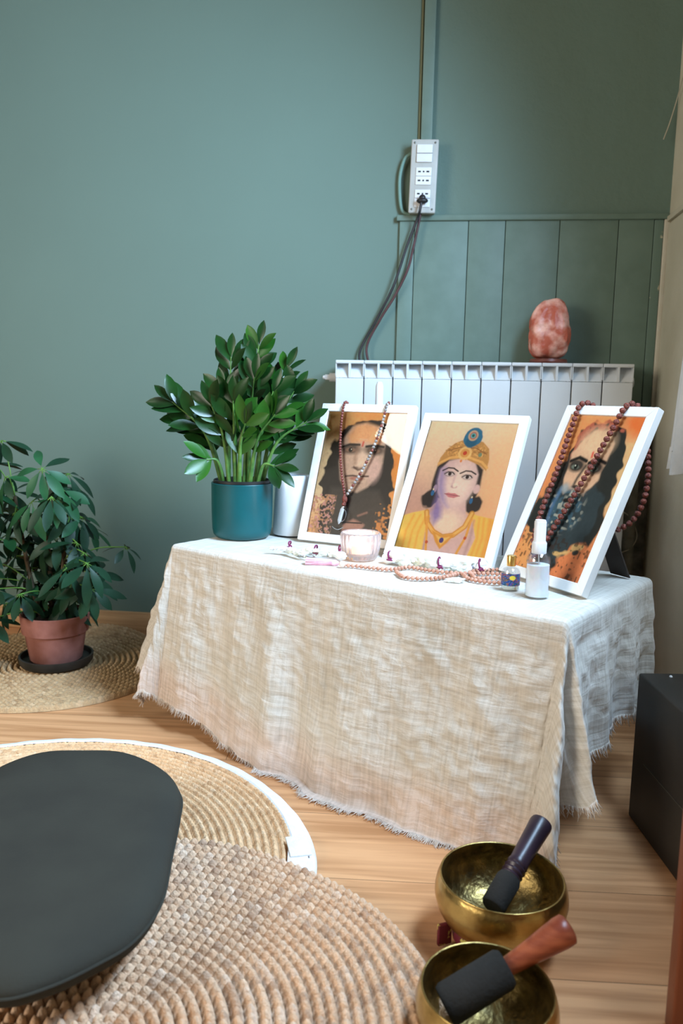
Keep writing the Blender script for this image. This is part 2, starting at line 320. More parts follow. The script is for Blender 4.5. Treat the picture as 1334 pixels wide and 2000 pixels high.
b = MB(); b.box((-3, -0.014, 0.0), (RX, 0.0, 0.069), bev=0.003); struct(b.build('baseboard_back', M_base))
# panelling: boards with open joints between them, rail along the top
gx = [-0.139, -0.097, 0.047, 0.145, 0.287, 0.438, 0.528]
b = MB()
for a, c in zip(gx[:-1], gx[1:]): b.box((a+.0008, -0.010, 0.71), (c-.0008, 0, 1.206), bev=0.0012)
struct(b.build('trim_1', M_green))
b = MB(); b.box((-0.147, -0.017, 1.203), (RX-.004, 0, 1.219), bev=0.003); struct(b.build('trim_2', M_green))
b = MB(); b.box((0.5285, -0.011, 0.70), (0.552, 0, 1.203), bev=0.002); struct(b.build('trim_3', M_green_old))
b = MB(); b.box((0.5525, -0.016, 0.70), (RX, 0, 1.203), bev=0.002); struct(b.build('trim_4', M_creamtrim))
b = MB(); b.box((RX-.010, -2.6, 1.196), (RX, -0.016, 1.21), bev=0.002); b.box((RX-.006, -2.6, 0.0), (RX, -0.022, 1.19), bev=0.002)
struct(b.build('trim_5', M_cream))
# cable trunking
b = MB(); b.box((-0.089, -0.014, 1.37), (-0.058, 0, 3.1), bev=0.003); struct(b.build('trim_6', M_green))
b = MB(); b.tube(spline([(-0.095, -0.004, 3.0), (-0.094, -0.004, 2.2), (-0.093, -0.004, 1.38)]), 0.003, 8)
tag(b.build('thin_cable', mat('olive_cable', (0.14, 0.13, 0.06, 1))), 'thin olive cable running down beside the wall trunking', 'cable')

# ------------------------------------------------------------------ socket box
t = thing('socket_box', 'tall white wall box with two switches and four power sockets', 'socket', (-0.077, -0.02, 1.215))
TB = Matrix.Translation((-0.077, 0, 1.31)) @ Matrix.Rotation(math.radians(1.2), 4, 'Y')
b = MB(); b.box((-0.0345, -0.036, -0.092), (0.0345, -0.0, 0.092), mat=TB, bev=0.004); b.build('casing', mat('casing_grey', (0.36, 0.36, 0.28, 1)), t)
b = MB(); b.box((-0.036, -0.045, -0.0935), (0.036, -0.036, 0.0935), mat=TB, bev=0.004); b.build('cover_plate', M_plastic, t)
for z in (0.068, 0.045):
    b = MB(); b.box((-0.0205, -0.050, z-.0108), (0.0205, -0.044, z+.0108), mat=TB, bev=0.0014); b.build('switch', M_plastic2, t)
for z in (0.011, -0.0115, -0.045, -0.068):
    b = MB(); b.box((-0.0205, -0.0475, z-.0108), (0.0205, -0.044, z+.0108), mat=TB, bev=0.001); so = b.build('socket', M_plastic2, t)
    if z > -0.06:
        b = MB()
        for x, w in ((-0.011, .0036), (0, .0022), (0.011, .0038)): b.box((x-w, -0.0478, z-.0020), (x+w, -0.0474, z+.0020), mat=TB, bev=.0001)
        b.build('pin_holes', M_slot, so)
for x in (-.027, .027):
    for z in (-.084, .084):
        b = MB(); b.ball(TB @ Vector((x, -0.0452, z)), 0.0030, sc=(1, .35, 1)); b.build('screw', M_screw, t)
# plug with its cable
t = thing('power_plug', 'black plug in the lowest socket with a long black cable', 'plug', (-0.08, -0.055, 1.23))
b = MB(); c0 = TB @ Vector((0.001, -0.060, -0.064))
b.ball(c0+Vector((0, 0, -.002)), 0.015, sc=(1.05, 0.8, 0.52)); b.ball(c0+Vector((0, 0, .005)), 0.011, sc=(0.85, 0.7, 0.85)); b.build('plug_body', M_black, t)
b = MB(); b.tube(spline([c0+Vector((-.002, -.004, -.006)), c0+Vector((-.006, -.004, -.03)), at(815, 428, -.04), at(795, 480, -.03), at(768, 560, -.03), at(735, 625, -.02), at(702, 690, -.018), (-0.22, -.016, .79)]), 0.0035, 10)
b.build('cord', M_cable, t)
b = MB(); b.tube(spline([at(822, 415, -.032), at(817, 440, -.03), at(806, 490, -.03), at(795, 530, -.028), at(770, 580, -.025), at(742, 625, -.02), at(716, 680, -.018), (-0.20, -.016, .79)]), 0.0033, 10)
tag(b.build('power_cable', M_redcable), 'dark red-brown cable hanging from under the socket box', 'cable')
b = MB(); b.tube(spline([at(803, 300, -.02), at(790, 312, -.016), at(781, 345, -.012), at(781, 385, -.012), at(786, 412, -.012), at(800, 420, -.012)]), 0.0048, 10)
tag(b.build('looped_cable', mat('green_painted_cable', (0.15, 0.26, 0.22, 1))), 'green painted cable looping out left of the socket box', 'cable')
b = MB(); b.tube(spline([at(1334, 150, X=.555), at(1322, 195, -.02), at(1308, 240, -.02), at(1296, 272, -.03)]), 0.0014, 6)
tag(b.build('cord_end', M_wire), 'pale loose cord dangling high in the right corner', 'cord')
b = MB(); b.tube(spline([at(1195, 990, -.10), at(1228, 1008, -.06), at(1244, 1045, -.05), at(1232, 1070, -.06), at(1212, 1080, -.07)]), 0.0017, 6)
tag(b.build('thin_wire', M_wire), 'thin beige wire curving out behind the right picture frame', 'wire')
b = MB(); b.lathe([(0.019, 0.0), (0.019, 0.66), (0.024, 0.662), (0.024, 0.690), (0.0, 0.692)], 24, (0.508, -0.045, 0))
tag(b.build('heating_pipe', M_pipe), 'grey mottled pipe standing in the corner right of the radiator', 'pipe')

# ------------------------------------------------------------------ radiator
t = thing('radiator', 'white ten-section aluminium radiator below the panelling', 'radiator', (0.093, -0.08, 0.1))
xl, xr, zt = -0.291, 0.477, 0.825; pw = (xr-xl)/10
for i in range(10):
    a = xl+i*pw; c = a+pw; b = MB(); g = 0.0014
    b.box((a+g, -0.130, 0.12), (c-g, -0.124, zt-.047), bev=0.0018)             # front plate
    b.box((a+pw*.5-.002, -0.126, 0.12), (a+pw*.5+.002, -0.03, zt-.003))      # web
    b.box((a+g, -0.036, 0.12), (c-g, -0.031, zt-.002), bev=.001)             # rear plate
    b.box((a+g*.4, -0.131, zt-.009), (c-g*.4, -0.031, zt), bev=.002)            # top cap
    b.box((a+g*.4, -0.128, zt-.042), (a+g+.0016, -0.036, zt-.006)); b.box((c-g-.0016, -0.128, zt-.042), (c-g*.4, -0.036, zt-.006))
    b.box((a+pw*.5-.0028, -0.1305, zt-.046), (a+pw*.5+.0028, -0.04, zt-.006))
    # sloping air guide behind the two openings
    b.add([(a+g, -0.127, zt-.046), (c-g, -0.127, zt-.046), (c-g, -0.098, zt-.008), (a+g, -0.098, zt-.008)], [(0, 1, 2, 3)])
    b.build('section', M_rad, t)
b = MB(); b.tube([(xl-.022, -.08, zt-.045), (xl+.002, -.08, zt-.045)], 0.012, 14); b.build('bushing', M_rad, t)
b = MB(); b.tube([(xl-.034, -.08, zt-.045), (xl-.022, -.08, zt-.045)], 0.008, 6); b.ball((xl-.036, -.08, zt-.045), .006); b.build('vent_valve', M_plastic2, t)
b = MB(); b.tube([(xr-.002, -.08, zt-.045), (xr+.010, -.08, zt-.045)], 0.013, 14); b.build('plug', M_rad, t)
for x in (-.2, .39):
    b = MB(); b.box((x-.012, -.034, .68), (x+.012, 0, .70)); b.build('bracket', M_rad, t)

# ------------------------------------------------------------------ salt lamp
t = thing('salt_lamp', 'rough pink-orange salt rock lamp standing on top of the radiator', 'lamp', (0.267, -0.085, zt))
b = MB(); b.lathe([(0, 0.0), (0.046, 0.0), (0.049, 0.004), (0.047, 0.011), (0.0, 0.011)], 32, (0.267, -0.085, zt)); b.build('base', M_saltbase, t)
bm = bmesh.new(); bmesh.ops.create_icosphere(bm, subdivisions=5, radius=1)
for v in bm.verts:
    p = v.co.copy(); n = noise.noise(p*1.3+Vector((3, 1, 0)))*.16+noise.noise(p*3.5)*.08+noise.noise(p*9)*.03
    q = 3.4; k = (abs(p.x)**q+abs(p.y)**q+abs(p.z)**q)**(-1/q)
    z = p.z*k; sl = 1.0-0.30*max(0, z+.15)**1.25 - 0.10*max(0, -z)**3
    v.co = Vector((0.266+p.x*k*.0545*sl*(1+n)+.004*z, -0.085+p.y*k*.046*sl*(1+n), zt+.011+.077+z*.077*(1+n*.35)))
    if v.co.z < zt+.0105: v.co.z = zt+.0105
bm.verts.index_update(); b = MB(); b.add([v.co for v in bm.verts], [[v.index for v in f.verts] for f in bm.faces]); bm.free(); b.build('salt_rock', M_salt, t, sharp=25)

# ------------------------------------------------------------------ table under the cloth
TH = 0.400; A0 = Vector((-0.588, -0.603, 0)); ex = Vector((0.857, -0.515, 0)).normalized(); ey = Vector((-ex.y, ex.x, 0)); LT, WT = 0.917, 0.408
def tp(u, v, z): return A0+ex*u+ey*v+Vector((0, 0, z))
TM = Matrix((ex, ey, Vector((0, 0, 1)))).transposed().to_4x4(); TM.translation = A0
t = thing('low_table', 'low table hidden under the linen cloth', 'table', tp(LT/2, WT/2, 0))
b = MB(); b.box((.01, .01, TH-.028), (LT-.01, WT-.01, TH-.005), mat=TM, bev=.003); b.build('tabletop', M_table, t)
for u in (.06, LT-.14):
    for v in (.06, WT-.12):
        b = MB(); b.box((u, v, 0), (u+.04, v+.04, TH-.028), mat=TM, bev=.002); b.build('leg', M_table, t)

# ------------------------------------------------------------------ linen cloth
def fr(v, a, b): return max(0., min(1., (v-a)/(b-a)))
def ss(t): return t*t*(3-2*t)
dF, dR, dL, dB = 0.388, 0.215, 0.30, 0.12
def cloth_pt(u, v):
    r = 0.012; cu = min(max(u, r), LT-r); cv = min(max(v, r), WT-r)
    du, dv = u-cu, v-cv; e = math.hypot(du, dv)
    wr = 0.0012*noise.noise(Vector((u*14, v*14, 0)))+0.0006*noise.noise(Vector((u*50, v*50, 3)))
    if e < 1e-6: return tp(u, v, TH+.001+abs(wr)), 0
    nx, ny = du/e, dv/e; bend = r*PI/2
    if e < bend: a = e/r; out = r*math.sin(a); z = TH-r*(1-math.cos(a))
    else: out = r; z = TH-r-(e-bend)
    h = max(0, e-bend); ang = math.atan2(ny, nx)                      # -90 front, 0 right, 180 left
    flare = 0.0
    front = max(0, -ny)**2; right = max(0, nx)**2; left = max(0, -nx)**2
    s = u/LT
    # long soft folds on the front face
    fold = 0.010*math.exp(-((s-.36-.06*h)/.035)**2)+0.010*math.exp(-((s-.10)/.05)**2)-0.008*math.exp(-((s-.45)/.06)**2)+0.006*math.exp(-((s-.72)/.05)**2)+.006*math.sin(s*23+h*3)
    flare += front*(h*0.10 + fold*ss(fr(h, 0, .3))*1.3 + 0.05*h*math.sin(PI*fr(s, 0, 1)))
    w = v/WT
    flare += right*(h*.05 + .009*math.sin(w*19+1)*fr(h, 0, .15)+.005*math.sin(w*41)*fr(h, 0, .2))
    flare += left*h*.20
    corner = 4*front*right if (nx > 0 and ny < 0) else 0              # fold cascade at the front right corner
    if corner > 0:
        ph = math.atan2(nx, -ny)                                       # 0 front .. pi/2 right
        flare += h*(.16*math.exp(-((ph-.62)/.17)**2)+.27*math.exp(-((ph-1.24)/.13)**2)-.03*math.exp(-((ph-.95)/.12)**2))
        z += h*.16*math.exp(-((ph-.5)/.25)**2)
    sh = h*.085*fr(h, 0, .1)*(front*ss(fr(s, .72, 1.0)))
    if nx < 0 and ny < 0: flare += 4*front*left*h*(.10+.12*math.sin(math.atan2(-nx, -ny)*6)); z += 4*front*left*h*.25
    z += 0.0
    wx = 0.0035*noise.noise(Vector((u*22+v*5, v*9, 1)))+0.0016*noise.noise(Vector((u*16, v*26, 5)))+.0018*noise.noise(Vector((u*60, v*60, 9)))
    out += flare + wx*fr(h, 0, .05)*1.6
    if z < .004: out += (.004-z)*.6; z = .004+.003*abs(noise.noise(Vector((u*30, v*30, 0))))
    p = tp(cu+nx*out-sh, cv+ny*out, max(z, .004)); return p, h
nu, nv = 300, 210
us = np.linspace(-dL, LT+dR, nu); vs = np.linspace(-dF, WT+dB, nv)
def hemvar(u): return 0.012*noise.noise(Vector((u*6, 0, 7)))+0.006*noise.noise(Vector((u*25, 0, 2)))
V = []; UV = []
for j in range(nv):
    for i in range(nu):
        u, v = us[i], vs[j]
        s = u/LT
        if v < 0:                                                      # hem line of the front wanders a little
            hs = 1+(0.0+hemvar(u)+.05*(s-.5)-.02*math.cos(s*PI*2))/.345*1.0
            v2 = v*hs
        else: v2 = v
        if u > LT: u2 = LT+(u-LT)*(1+hemvar(v+9)/.2+.10*(1-v/WT))
        elif u < 0: u2 = u*(1+hemvar(v+4)/.3)
        else: u2 = u
        p, h = cloth_pt(u2, v2); V.append(p); UV.append((u, v))
F = [(j*nu+i, j*nu+i+1, (j+1)*nu+i+1, (j+1)*nu+i) for j in range(nv-1) for i in range(nu-1)]
t = thing('tablecloth', 'cream linen gauze cloth draped over the low altar table with frayed hem', 'tablecloth', tp(LT/2, WT/2, 0))
b = MB(); b.add(V, F); co = b.build('cloth', M_linen, t, sharp=None, uv=UV)
b = MB()
def fringe(idx, inner, n, ln):
    for _ in range(n):
        k = random.uniform(0, len(idx)-1.001); i = int(k); f = k-i
        p = V[idx[i]].lerp(V[idx[i+1]], f); q = V[inner[i]].lerp(V[inner[i+1]], f)
        d = (p-q); d = d.normalized() if d.length > 1e-6 else Vector((0, 0, -1)); L_ = ln*random.uniform(.4, 1.5)
        sd = Vector((random.uniform(-1, 1), random.uniform(-1, 1), random.uniform(-.4, .4)))*.5
        pts = [p-d*.002]; cur = p.copy(); dd = d.copy()
        for s_ in range(3):
            dd = (dd+sd*random.uniform(.2, .9)).normalized(); cur = cur+dd*L_/3; cur.z = max(cur.z, .0015); pts.append(cur.copy())
        b.tube(pts, [.0006, .0006, .0005, .0003], 3)
fringe([i for i in range(nu)], [nu*2+i for i in range(nu)], 1500, .011)
fringe([j*nu+nu-1 for j in range(nv)], [j*nu+nu-3 for j in range(nv)], 900, .014)
fringe([j*nu for j in range(nv)], [j*nu+2 for j in range(nv)], 250, .010)
fo = b.build('fringe', mat('linen_thread', (0.62, 0.53, 0.45, 1), (0.75, 0.66, 0.58, 1), 0.9), t, sharp=None); fo['kind'] = 'stuff'

# ------------------------------------------------------------------ painted prints
class Paint:
    def __init__(s, nx=190, ny=275, H=1.45):
        s.nx, s.ny, s.H = nx, ny, H
        s.X, s.Y = np.meshgrid(np.linspace(0, 1, nx), np.linspace(0, 1, ny)); s.YY = s.Y*H; s.c = np.zeros((ny, nx, 3))
        s.rs = np.random.RandomState(3)
    def nz(s, sc, seed=0):
        g = np.random.RandomState(seed).rand(int(sc*s.H)+3, int(sc)+3); x = s.X*sc; y = s.YY*sc
        xi = x.astype(int); yi = np.minimum(y.astype(int), g.shape[0]-2); fx = x-xi; fy = y-yi; fx = fx*fx*(3-2*fx); fy = fy*fy*(3-2*fy)
        return (g[yi, xi]*(1-fx)+g[yi, xi+1]*fx)*(1-fy)+(g[yi+1, xi]*(1-fx)+g[yi+1, xi+1]*fx)*fy
    def grad(s, top, bot): s.c = (np.array(rgb(top)[:3])*(1-s.Y[..., None])+np.array(rgb(bot)[:3])*s.Y[..., None])
    def lay(s, a, col): a = np.clip(a, 0, 1)[..., None]; s.c = s.c*(1-a)+np.array(rgb(col)[:3])*a
    def ell(s, cx, cy, rx, ry, col, soft=.15, ang=0, al=1.0, wob=0, ws=6, seed=1):
        x = s.X-cx; y = s.YY-cy*s.H; ry = ry*s.H; ca, sa = math.cos(ang), math.sin(ang)
        d = np.sqrt(((x*ca+y*sa)/rx)**2+((-x*sa+y*ca)/ry)**2)
        if wob: d = d+wob*(s.nz(ws, seed)-.5)
        s.lay(al*np.clip((1-d)/soft+.5, 0, 1), col)
    def poly(s, pts, col, soft=.01, al=1.0, wob=0, ws=10, seed=2):
        P = [(a, b_*s.H) for a, b_ in pts]; inside = np.zeros(s.X.shape, bool); dm = np.full(s.X.shape, 9.)
        for (x0_, y0_), (x1_, y1_) in zip(P, P[1:]+P[:1]):
            cond = ((y0_ > s.YY) != (y1_ > s.YY)) & (s.X < (x1_-x0_)*(s.YY-y0_)/((y1_-y0_) or 1e-9)+x0_); inside ^= cond
            dx, dy = x1_-x0_, y1_-y0_; tt = np.clip(((s.X-x0_)*dx+(s.YY-y0_)*dy)/(dx*dx+dy*dy+1e-12), 0, 1)
            dm = np.minimum(dm, np.hypot(s.X-x0_-tt*dx, s.YY-y0_-tt*dy))
        sd = np.where(inside, dm, -dm)
        if wob: sd = sd+wob*(s.nz(ws, seed)-.5)
        s.lay(al*np.clip(sd/soft+.5, 0, 1), col)
    def line(s, pts, w, col, soft=.006, al=1.0):
        P = [(a, b_*s.H) for a, b_ in pts]; dm = np.full(s.X.shape, 9.)
        for (x0_, y0_), (x1_, y1_) in zip(P[:-1], P[1:]):
            dx, dy = x1_-x0_, y1_-y0_; tt = np.clip(((s.X-x0_)*dx+(s.YY-y0_)*dy)/(dx*dx+dy*dy+1e-12), 0, 1)
            dm = np.minimum(dm, np.hypot(s.X-x0_-tt*dx, s.YY-y0_-tt*dy))
        s.lay(al*np.clip((w-dm)/soft+.5, 0, 1), col)
    def cols(s): return np.concatenate([np.clip(s.c*1.28, 0, 1).reshape(-1, 3), np.ones((s.nx*s.ny, 1))], 1)

def portrait_dark():
    p = Paint(); p.grad((240, 176, 110), (222, 176, 120)); p.ell(.0, .5, .30, .35, (228, 214, 186), .8); p.ell(1.0, .35, .2, .3, (238, 160, 80), .9)
    p.ell(.05, .05, .3, .10, (236, 190, 130), .9)
    hair = (38, 34, 32)
    p.poly([(.30, .12), (.45, .06), (.62, .06), (.78, .10), (.88, .2), (.92, .4), (.93, .55), (1, .75), (1, 1), (.12, 1), (.1, .82), (.13, .72), (.08, .6), (.12, .48), (.06, .40), (.12, .27), (.2, .17)], hair, .02, wob=.10, ws=16)
    p.poly([(.2, .62), (.8, .62), (.95, .8), (.95, 1), (.2, 1)], (66, 62, 60), .06)
    # face
    p.poly([(.25, .22), (.34, .12), (.5, .09), (.68, .12), (.78, .22), (.79, .40), (.76, .50), (.66, .60), (.54, .65), (.42, .64), (.31, .56), (.25, .42)], (205, 184, 172), .03)
    p.poly([(.3, .20), (.38, .11), (.52, .09), (.68, .12), (.76, .2), (.7, .27), (.5, .24), (.35, .27)], (232, 184, 140), .06)
    p.poly([(.25, .4), (.3, .3), (.33, .45), (.40, .58), (.38, .63), (.3, .55)], (176, 152, 142), .05, .7)
    p.ell(.56, .40, .10, .14, (230, 212, 200), .8, al=.8); p.ell(.70, .46, .08, .10, (222, 196, 196), .8, al=.7)
    for cx, k in ((.365, 1), (.665, -1)):
        p.ell(cx, .305, .125, .040, (60, 44, 38), .7, al=.85); p.line([(cx-.11, .285+.006*k), (cx-.02, .268), (cx+.10, .272-.004*k)], .014, (34, 28, 26), .015)
        p.ell(cx, .312, .065, .017, (150, 120, 104), .5); p.ell(cx, .311, .026, .019, (22, 18, 18), .4); p.ell(cx+.01, .306, .007, .005, (235, 225, 215), .5)
    p.line([(.455, .29), (.44, .36), (.45, .42)], .016, (170, 140, 124), .04, .7); p.poly([(.44, .44), (.5, .465), (.58, .44), (.6, .425), (.56, .455), (.5, .478), (.43, .452)], (74, 52, 46), .02)
    p.ell(.5, .455, .07, .012, (90, 64, 56), .8, al=.7); p.ell(.52, .41, .035, .04, (236, 214, 200), .8)
    p.line([(.36, .525), (.45, .518), (.52, .522), (.64, .516)], .009, (66, 40, 38), .015); p.ell(.5, .54, .09, .014, (178, 110, 100), .6, al=.8); p.ell(.5, .575, .07, .01, (130, 100, 92), .9, al=.6)
    p.line([(.505, .275), (.51, .245)], .010, (200, 60, 50), .02); p.line([(.46, .22), (.55, .222)], .003, (235, 210, 190))
    n = p.nz(46, 5); m = (p.Y > .68)*(p.X < .30)*1.0; p.lay(np.clip((n-.5)*7, 0, 1)*m*np.clip((.34-p.X)*9, 0, 1), (190, 150, 118)); p.lay(np.clip((p.nz(56, 8)-.6)*7, 0, 1)*m, (206, 160, 160))
    m = (p.Y > .72)*(p.X > .80)*1.0; p.lay(np.clip((p.nz(40, 11)-.55)*6, 0, 1)*m, (196, 140, 80))
    p.poly([(.42, .90), (.55, .86), (.68, .90), (.66, 1), (.44, 1)], (176, 140, 132), .03, .9, wob=.06); p.line([(.44, .89), (.66, .885)], .008, (36, 30, 30)); p.line([(.6, .83), (.70, .80)], .010, (150, 118, 110), .02)
    nn = p.nz(60, 21)*.5+p.nz(25, 22)*.5; p.c *= (0.86+.28*nn)[..., None]; return p
def portrait_crown():
    p = Paint(); p.grad((238, 220, 196), (206, 166, 150)); p.ell(1.0, .5, .35, .6, (240, 190, 140), .9, al=.6); p.ell(.0, .72, .3, .25, (190, 150, 150), .9, al=.5)
    sk = (216, 192, 196); hair = (50, 44, 46)
    p.ell(.24, .61, .085, .070, hair, .2, wob=.35, ws=22); p.ell(.72, .625, .095, .068, hair, .2, wob=.35, ws=22)
    p.poly([(.22, .36), (.3, .30), (.6, .28), (.74, .36), (.75, .50), (.72, .6), (.66, .6), (.3, .62), (.23, .62), (.22, .5)], hair, .02, wob=.02)
    # chest and neck
    p.poly([(.33, .60), (.64, .60), (.68, .70), (.9, .78), (.95, 1), (.1, 1), (.1, .80), (.28, .72), (.34, .68)], (214, 188, 190), .02); p.ell(.5, .78, .16, .09, (232, 214, 200), .9)
    p.poly([(.31, .58), (.40, .67), (.42, .74), (.36, .80), (.30, .72)], (136, 120, 186), .07, .85)
    # shawl
    p.poly([(.22, .70), (.30, .74), (.30, .86), (.32, 1), (-.02, 1), (-.02, .76), (.10, .725)], (244, 204, 112), .012); p.poly([(.72, .68), (.80, .70), (1.02, .72), (1.02, 1), (.80, 1), (.84, .86)], (246, 200, 104), .012)
    for x in (.06, .13, .20): p.line([(x+.06, .74), (x+.02, .86), (x+.03, 1)], .007, (222, 160, 66), .03, .8)
    for x in (.86, .91, .97): p.line([(x-.03, .72), (x, .86), (x-.02, 1)], .007, (226, 160, 70), .03, .8)
    p.poly([(.93, .72), (1.02, .72), (1.02, 1), (.95, 1)], (240, 172, 84), .04, .8)
    p.line([(.30, .76), (.31, .88), (.33, 1)], .012, (170, 140, 150), .03, .7); p.line([(.78, .74), (.79, .88), (.77, 1)], .012, (176, 146, 154), .03, .7)
    # necklaces
    n1 = [(.25, .71), (.29, .79), (.38, .85), (.49, .88), (.60, .86), (.70, .79), (.74, .69)]
    p.line(n1, .028, (206, 150, 66), .012); p.line(n1, .014, (240, 200, 120), .008, .8); p.poly([(.36, .84), (.49, .87), (.62, .85), (.56, .92), (.50, .97), (.43, .92)], (214, 158, 70), .012); p.poly([(.42, .87), (.5, .89), (.57, .875), (.5, .94)], (244, 206, 124), .02)
    p.ell(.495, .905, .024, .020, (70, 60, 140), .3)
    p.line([(.27, .75), (.32, .88), (.36, 1)], .013, (222, 168, 84)); p.line([(.75, .73), (.74, .86), (.68, 1)], .013, (222, 168, 84)); p.ell(.34, .93, .016, .012, (190, 90, 50)); p.ell(.735, .87, .016, .012, (190, 90, 50))
    # face
    p.poly([(.27, .38), (.34, .31), (.5, .28), (.63, .31), (.70, .40), (.70, .50), (.65, .59), (.56, .65), (.48, .67), (.39, .64), (.31, .56), (.27, .46)], sk, .02)
    p.ell(.52, .48, .14, .15, (234, 216, 210), .9); p.poly([(.27, .38), (.32, .36), (.36, .5), (.42, .62), (.46, .66), (.38, .63), (.30, .55), (.27, .46)], (150, 138, 196), .07, .75)
    p.ell(.72, .51, .035, .035, sk, .3); p.ell(.27, .53, .022, .03, (170, 150, 180), .3)
    for cx, cy, dy in ((.385, .41, .008), (.585, .425, .006)):
        p.line([(cx-.085, cy-.030+dy), (cx-.03, cy-.046), (cx+.03, cy-.045), (cx+.085, cy-.032+dy)], .0075, (44, 36, 42), .008)
        p.ell(cx, cy, .058, .021, (90, 78, 96), .6, al=.6); p.ell(cx, cy+.002, .046, .0125, (214, 206, 210), .3); p.ell(cx+.002, cy, .019, .0145, (58, 44, 44), .25); p.ell(cx, cy, .009, .007, (18, 14, 14), .3); p.line([(cx-.055, cy+.003), (cx-.02, cy-.014), (cx+.03, cy-.013), (cx+.055, cy+.002)], .005, (34, 28, 34), .006)
    p.line([(.455, .42), (.445, .49)], .008, (196, 170, 182), .03, .8); p.ell(.47, .505, .035, .012, (176, 146, 158), .5, al=.8); p.ell(.475, .495, .02, .016, (244, 226, 216), .8)
    p.poly([(.39, .562), (.43, .552), (.46, .556), (.50, .553), (.56, .572), (.5, .590), (.44, .586)], (200, 130, 140), .010); p.line([(.39, .563), (.46, .568), (.56, .572)], .003, (130, 70, 84), .006)
    p.ell(.47, .305, .012, .012, (220, 140, 80), .4)
    # cap
    p.poly([(.22, .36), (.23, .29), (.28, .22), (.35, .17), (.42, .145), (.55, .13), (.66, .15), (.74, .20), (.77, .28), (.77, .37), (.70, .335), (.5, .285), (.34, .30)], (196, 152, 92), .012)
    n = p.nz(70, 3); m = np.clip((np.clip(1-np.hypot((p.X-.5)/.25, (p.Y-.225)/.075), 0, 1))*9, 0, 1); p.lay(np.clip((n-.5)*4, 0, 1)*m*.6, (236, 196, 128)); p.lay(np.clip((p.nz(60, 9)-.6)*4, 0, 1)*m*.6, (140, 96, 60))
    p.line([(.23, .335), (.34, .285), (.5, .265), (.70, .305), (.77, .345)], .013, (226, 184, 116), .008); p.line([(.30, .23), (.42, .20), (.6, .20), (.72, .24)], .005, (150, 104, 62))
    p.ell(.49, .243, .075, .052, (236, 200, 136), .2); p.ell(.49, .243, .050, .034, (214, 164, 96), .2); p.ell(.49, .243, .022, .016, (190, 70, 50), .3); p.ell(.66, .25, .02, .016, (120, 150, 130), .3)
    # feather
    p.ell(.535, .115, .098, .082, (44, 118, 158), .10, ang=.25, wob=.18, ws=24); p.ell(.525, .155, .06, .045, (38, 104, 140), .3, ang=.2)
    p.ell(.53, .103, .055, .042, (206, 178, 150), .2); p.ell(.53, .103, .040, .030, (190, 120, 110), .2); p.ell(.53, .103, .027, .020, (90, 180, 190), .2); p.ell(.53, .103, .014, .011, (30, 90, 90), .3)
    for cx, cy in ((.255, .565), (.695, .60)): p.ell(cx, cy, .018, .022, (40, 110, 170), .2); p.ell(cx, cy-.028, .009, .008, (230, 220, 200), .3)
    nn = p.nz(50, 21); p.c *= (0.95+.1*nn)[..., None]; return p
